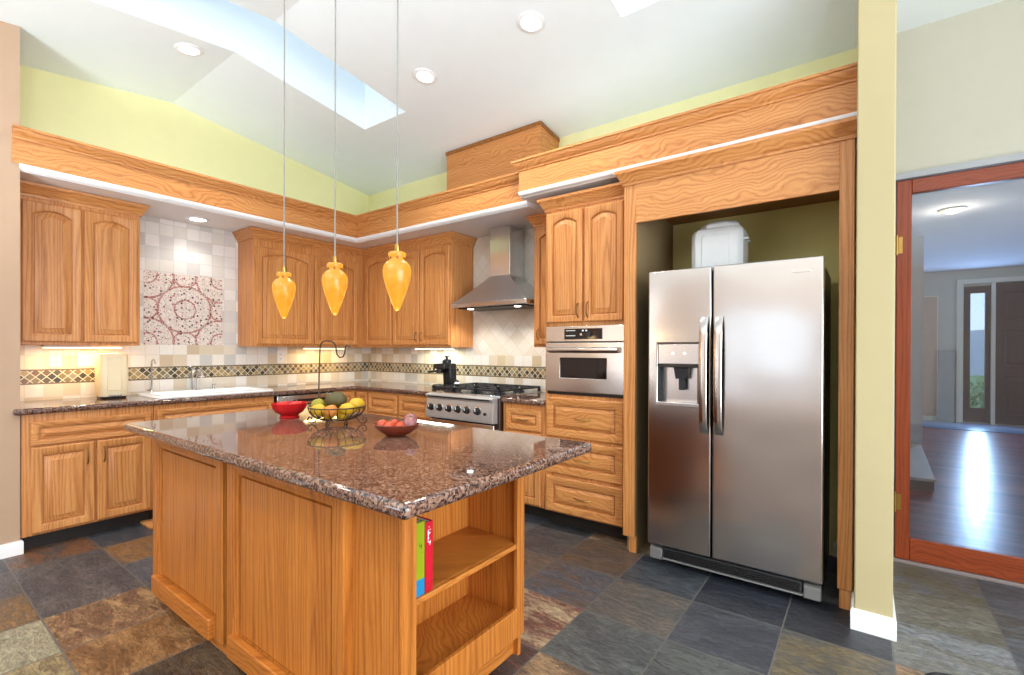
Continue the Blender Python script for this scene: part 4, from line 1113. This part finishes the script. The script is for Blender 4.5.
def downlight(x, y, z, slope, label, pw, vis=True):
    t = thing('recessed_light', label, 'recessed light', (x, y, z), 'recessed ceiling lights')
    m = MB().lathe([(.060, -.001), (.088, -.001), (.088, -.004), (.080, -.009), (.064, -.010), (.060, -.006)], (0, 0, 0), 40)
    m.v = [(a+x, b+y, c+z) for a, b, c in m.v]; m.build('trim_ring', M['white_paint'], t)
    m = MB().cyl((x, y, z-.002), (x, y, z-.006), .062, n=40); m.build('lens', M['lamp_white'], t)
    t.rotation_euler = (math.atan(slope), 0, 0)
    spot('downlight_beam', (x, y, z-.03), pw, 125, (1, .95, .87), .06)
for x, y, lb, pw in ((1.02, -2.28, 'round recessed ceiling light left of the long skylight', 36), (2.229, -1.176, 'round recessed ceiling light between the two skylights, nearer the range wall corner', 42),
                 (3.185, -1.192, 'round recessed ceiling light nearest the oven and refrigerator', 42)):
    downlight(x, y, zc(y)-.001, -.13 if y > -2.05 else .125, lb, pw)
downlight(.24, -1.936, 2.407, 0, 'round recessed light in the white soffit above the sink mural', 6)

# ================================================================== GLASS DOOR AND THE HALL
def door():
    t = thing('door_1', 'red brown wood framed glass door right of the yellow pier', 'door', (5.0, .15, 0), kind='structure')
    a, b = .128, .172
    x0, x1, z0, z1 = 5.004, 6.000, .022, 2.332
    MB().box(x0, x0+.072, a, b, z0, z1).build('stile', M['mahogany_v'], t, bevel=.004)
    MB().box(x1-.09, x1, a, b, z0, z1).build('stile', M['mahogany_v'], t, bevel=.004)
    MB().box(x0+.072, x1-.09, a, b, z1-.085, z1).build('rail', M['mahogany'], t, bevel=.004)
    MB().box(x0+.072, x1-.09, a, b, z0, .158).build('rail', M['mahogany'], t, bevel=.004)
    MB().box(x0+.068, x1-.086, .147, .153, .154, z1-.081).build('glass', M['door_glass'], t, smooth=0)
    for z in (.37, 1.94):
        h = MB().cyl((x0+.002, a-.008, z-.055), (x0+.002, a-.008, z+.055), .008).build('hinge', M['brass'], t); ORIG[h.name] = ORIG[t.name]
        MB().box(x0+.004, x0+.030, a-.003, a+.001, z-.05, z+.05).build('hinge_leaf', M['brass'], h)
        for q in (-.060, .058): MB().cyl((x0+.002, a-.008, z+q-.002), (x0+.002, a-.008, z+q+.004), .006).build('hinge_tip', M['brass'], h)
    MB().cyl((x1-.045, a, 1.0), (x1-.045, a-.05, 1.0), .012).ball((x1-.045, a-.065, 1.0), (.026, .022, .026)).build('knob', M['brass'], t)
    struct(MB().box(4.957, 6.06, .108, .150, 2.338, 2.375).box(4.957, 4.999, .118, .15, 0, 2.338), 'trim_7', M['casing_grey'], 'pale casing above and beside the glass door', 'trim')
    struct(MB().box(4.96, 6.05, .12, .19, -.002, .020), 'trim_8', M['threshold'], 'threshold under the glass door', 'threshold', bevel=.004)
plain('casing_grey', '#a6a9ad', .5); plain('threshold', '#8a7c78', .4)
door()
def hall():
    Y = 8.134
    mb = MB().cells([4.9, 5.70, 5.945, 6.29, 6.66, 9.5], [0, .03, 2.31, 2.46, 2.85], lambda a, b: not (6.29 < a < 6.66 and .03 < b < 2.46), lambda a, b, d: (a, d, b), Y, Y+.15)
    struct(mb, 'wall_hall_back', M['hall_wall'], 'far hall wall with the entry door', 'wall', smooth=0)
    struct(MB().box(9.5, 9.6, .27, Y, 0, 2.9), 'wall_hall_right', M['hall_wall'], 'right wall of the hall', 'wall')
    struct(MB().box(4.8, 4.9, .27, Y, 0, 2.9), 'wall_hall_left', M['hall_wall'], 'left wall of the hall', 'wall')
    struct(MB().box(4.9, 9.6, .27, Y+.1, 2.76, 2.86), 'ceiling_hall', M['hall_ceiling'], 'grey white hall ceiling', 'ceiling', smooth=0)
    struct(MB().box(7.38, 9.6, .17, .29, 0, 2.9), 'wall_hall_front', M['hall_wall'], 'hall wall beside the kitchen', 'wall')
    struct(MB().box(4.9, 5.455, 4.352, Y, 0, 2.76), 'wall_hall_chimney', M['hall_pale'], 'pale chimney wall at the left of the hall', 'wall')
    struct(MB().box(5.455, 6.19, Y-.02, Y, 0, .09), 'baseboard_hall', M['cream_trim'], 'cream baseboard on the far hall wall', 'baseboard')
    struct(MB().box(4.9, 9.5, 7.06, Y, .0, .006), 'floor_entry', M['entry_tile'], 'blue grey tile floor inside the entry door', 'floor')
    t = thing('hearth_step', 'low pale stone step on the dark wood hall floor', 'step', (5.2, 3.2, 0))
    MB().loft([[(4.9, 2.16, .085), (5.385, 2.205, .085), (5.435, 4.35, .085), (4.9, 4.35, .085)], [(4.9, 2.16, .112), (5.385, 2.205, .112), (5.435, 4.35, .112), (4.9, 4.35, .112)]]).build('slab', M['stone_step'], t, bevel=.004)
    MB().loft([[(4.9, 2.17, .0), (5.375, 2.215, .0), (5.425, 4.35, .0), (4.9, 4.35, .0)], [(4.9, 2.17, .085), (5.375, 2.215, .085), (5.425, 4.35, .085), (4.9, 4.35, .085)]]).build('riser', M['stone_dark'], t)
    t = thing('reflection_panel', 'flat beige panel standing in for a kitchen reflection in the glass door', 'door', (5.82, Y, 0), kind='structure')  # beige reflection in the door glass, built as a panel on the wall
    MB().box(5.705, 5.935, Y-.03, Y-.001, .095, 2.30).build('leaf', M['hall_beige'], t)
    MB().box(5.69, 5.705, Y-.035, Y-.001, .09, 2.315).box(5.935, 5.950, Y-.035, Y-.001, .09, 2.315).box(5.705, 5.935, Y-.035, Y-.001, 2.30, 2.315).build('casing', M['cream_trim'], t)
    struct(MB().box(5.952, 6.17, Y-.10, Y-.001, .0, 1.31), 'reflection_block', M['hall_grey'], 'low grey green block standing in for a kitchen reflection in the glass door', 'wall')  # grey green reflection in the door glass, built as a low block
    # entry door with its sidelight
    t = thing('window_1', 'narrow sidelight window beside the dark entry door', 'window', (6.47, Y, 0), kind='structure')
    MB().cells([6.296, 6.383, 6.572, 6.645], [.03, .285, 2.33, 2.455], lambda a, b: not (6.383 < a < 6.572 and .285 < b < 2.33), lambda a, b, d: (a, d, b), Y-.02, Y+.04).build('sash', M['entry_door'], t, bevel=.006)
    MB().box(6.380, 6.575, Y+.01, Y+.016, .282, 2.333).build('pane', M['clear_glass'], t, smooth=0)
    MB().box(6.200, 6.290, Y-.045, Y-.001, 0, 2.585).box(6.648, 6.702, Y-.045, Y-.001, 0, 2.50).box(6.290, 8.0, Y-.045, Y-.001, 2.50, 2.585).build('casing', M['cream_trim'], t, bevel=.004)
    t = thing('door_2', 'dark mahogany panelled entry door at the far end of the hall', 'door', (7.2, Y, 0), kind='structure')
    MB().box(6.706, 7.75, Y-.035, Y-.003, .03, 2.49).build('leaf', M['entry_door'], t)
    for xa, xb in ((6.80, 7.17), (7.27, 7.64)):
        for za, zb in ((.18, .88), (1.02, 1.68), (1.82, 2.34)):
            d = raised(fy(Y-.035), xa, xb, za, zb, fw=.03, th=.012, field=.05).build('panel', M['entry_door'], t); ORIG[d.name] = ORIG[t.name]
    t = thing('hall_light', 'tilted recessed ceiling lamp glowing in the hall beyond the glass', 'recessed light', (5.572, 3.025, 2.757))
    MB().lathe([(.06, 2.757), (.115, 2.757), (.112, 2.745), (.075, 2.742), (.062, 2.75)], (5.572, 3.025, 0), 32).build('trim_ring', M['hall_ring'], t)
    MB().lathe([(.058, 2.757), (.062, 2.735), (.045, 2.718), (.002, 2.712)], (5.572, 3.025, 0), 24).build('bulb', M['lamp_hall'], t)
    point('hall_lamp', (5.572, 3.025, 2.60), 4, (1, .88, .66), .06)
    area('hall_daylight', (6.477, Y-.06, 1.3), (-PI/2, 0, 0), .19, 2.0, 36, (.42, .66, 1))
    area('hall_fill_right', (9.4, 4.0, 1.5), (PI/2, 0, PI/2), 3.0, 1.6, 42, (.74, .82, 1))  # unseen area light added to brighten the hall; the wall here is solid
plain('hall_pale', '#cfd4d6', .8, .03); plain('hall_ceiling', '#c9cad4', .85, .02); plain('cream_trim', '#e6dfc4', .5, .03)
plain('entry_tile', '#5e6b80', .3, .2); plain('hall_beige', '#c9a888', .6, .05); plain('hall_ring', '#9a9080', .4)
hall()
def outside():
    struct(MB().box(-30, 60, 8.3, 90, -.4, -.3), 'ground_outside', M['leaf'], 'green ground outside the entry', 'ground')
    pts = []
    mb = MB(); rng = random.Random(3)
    loops = []
    for k in range(31):
        x = 10+k*2.2; h = 2.7+.2*math.sin(k*.7)+.2*rng.random()
        loops.append([(x, 40, -.3), (x, 43, h*.7), (x, 46, h), (x, 56, -.3)])
    o = MB().loft(loops).build('hill_outside', M['hill'], smooth=60); o['kind'] = 'structure'; o['label'] = 'pale grey hills seen through the sidelight'; o['category'] = 'hill'
    t = thing('garden_bush_outside', 'green bush outside the narrow sidelight window', 'bush', (8.0, 11.5, -.3))
    rng = random.Random(8); lv = MB()
    for k in range(1500):
        th, ph = rng.uniform(0, 2*PI), math.acos(rng.uniform(-.3, 1)); rad = rng.uniform(.7, 1.05)
        p = Vector((8.0+1.5*rad*math.sin(ph)*math.cos(th), 11.5+.7*rad*math.sin(ph)*math.sin(th), .0+.85*rad*math.cos(ph)))
        u = Vector((rng.gauss(0, 1), rng.gauss(0, 1), rng.gauss(0, 1))).normalized(); w = u.orthogonal().normalized(); s = .07
        lv.add([p-u*s, p+w*s*.5, p+u*s, p-w*s*.5], [(0, 1, 2, 3)])
    lv.build('foliage', M['leaf'], t, smooth=0)
    MB().tube([(8.0, 11.5, -.3), (8.05, 11.5, .3)], [.06, .04]).build('trunk', M['oak_dark'], t)
outside()
o = MB().box(.545, .765, -2.430, -2.130, 0, .014).build('oak_board', M['oak_h'], bevel=.003, loc=(.65, -2.28, 0))
tag(o, 'small flat oak board on the slate floor before the sink cabinet', 'board')
def dish():
    c = (5.135, -1.235, 0)
    t = thing('pet_dish', 'pale round dish with a dark rim on the slate floor near the pier', 'dish', c)
    MB().lathe([(.085, 0), (.095, .003), (.102, .03), (.098, .032), (.088, .016), (.002, .010)], c, 36).build('bowl', M['white_plastic'], t)
    MB().lathe([(.098, .030), (.104, .030), (.106, .037), (.100, .041), (.096, .037)], c, 36).build('rim', M['black_plastic'], t)
dish()
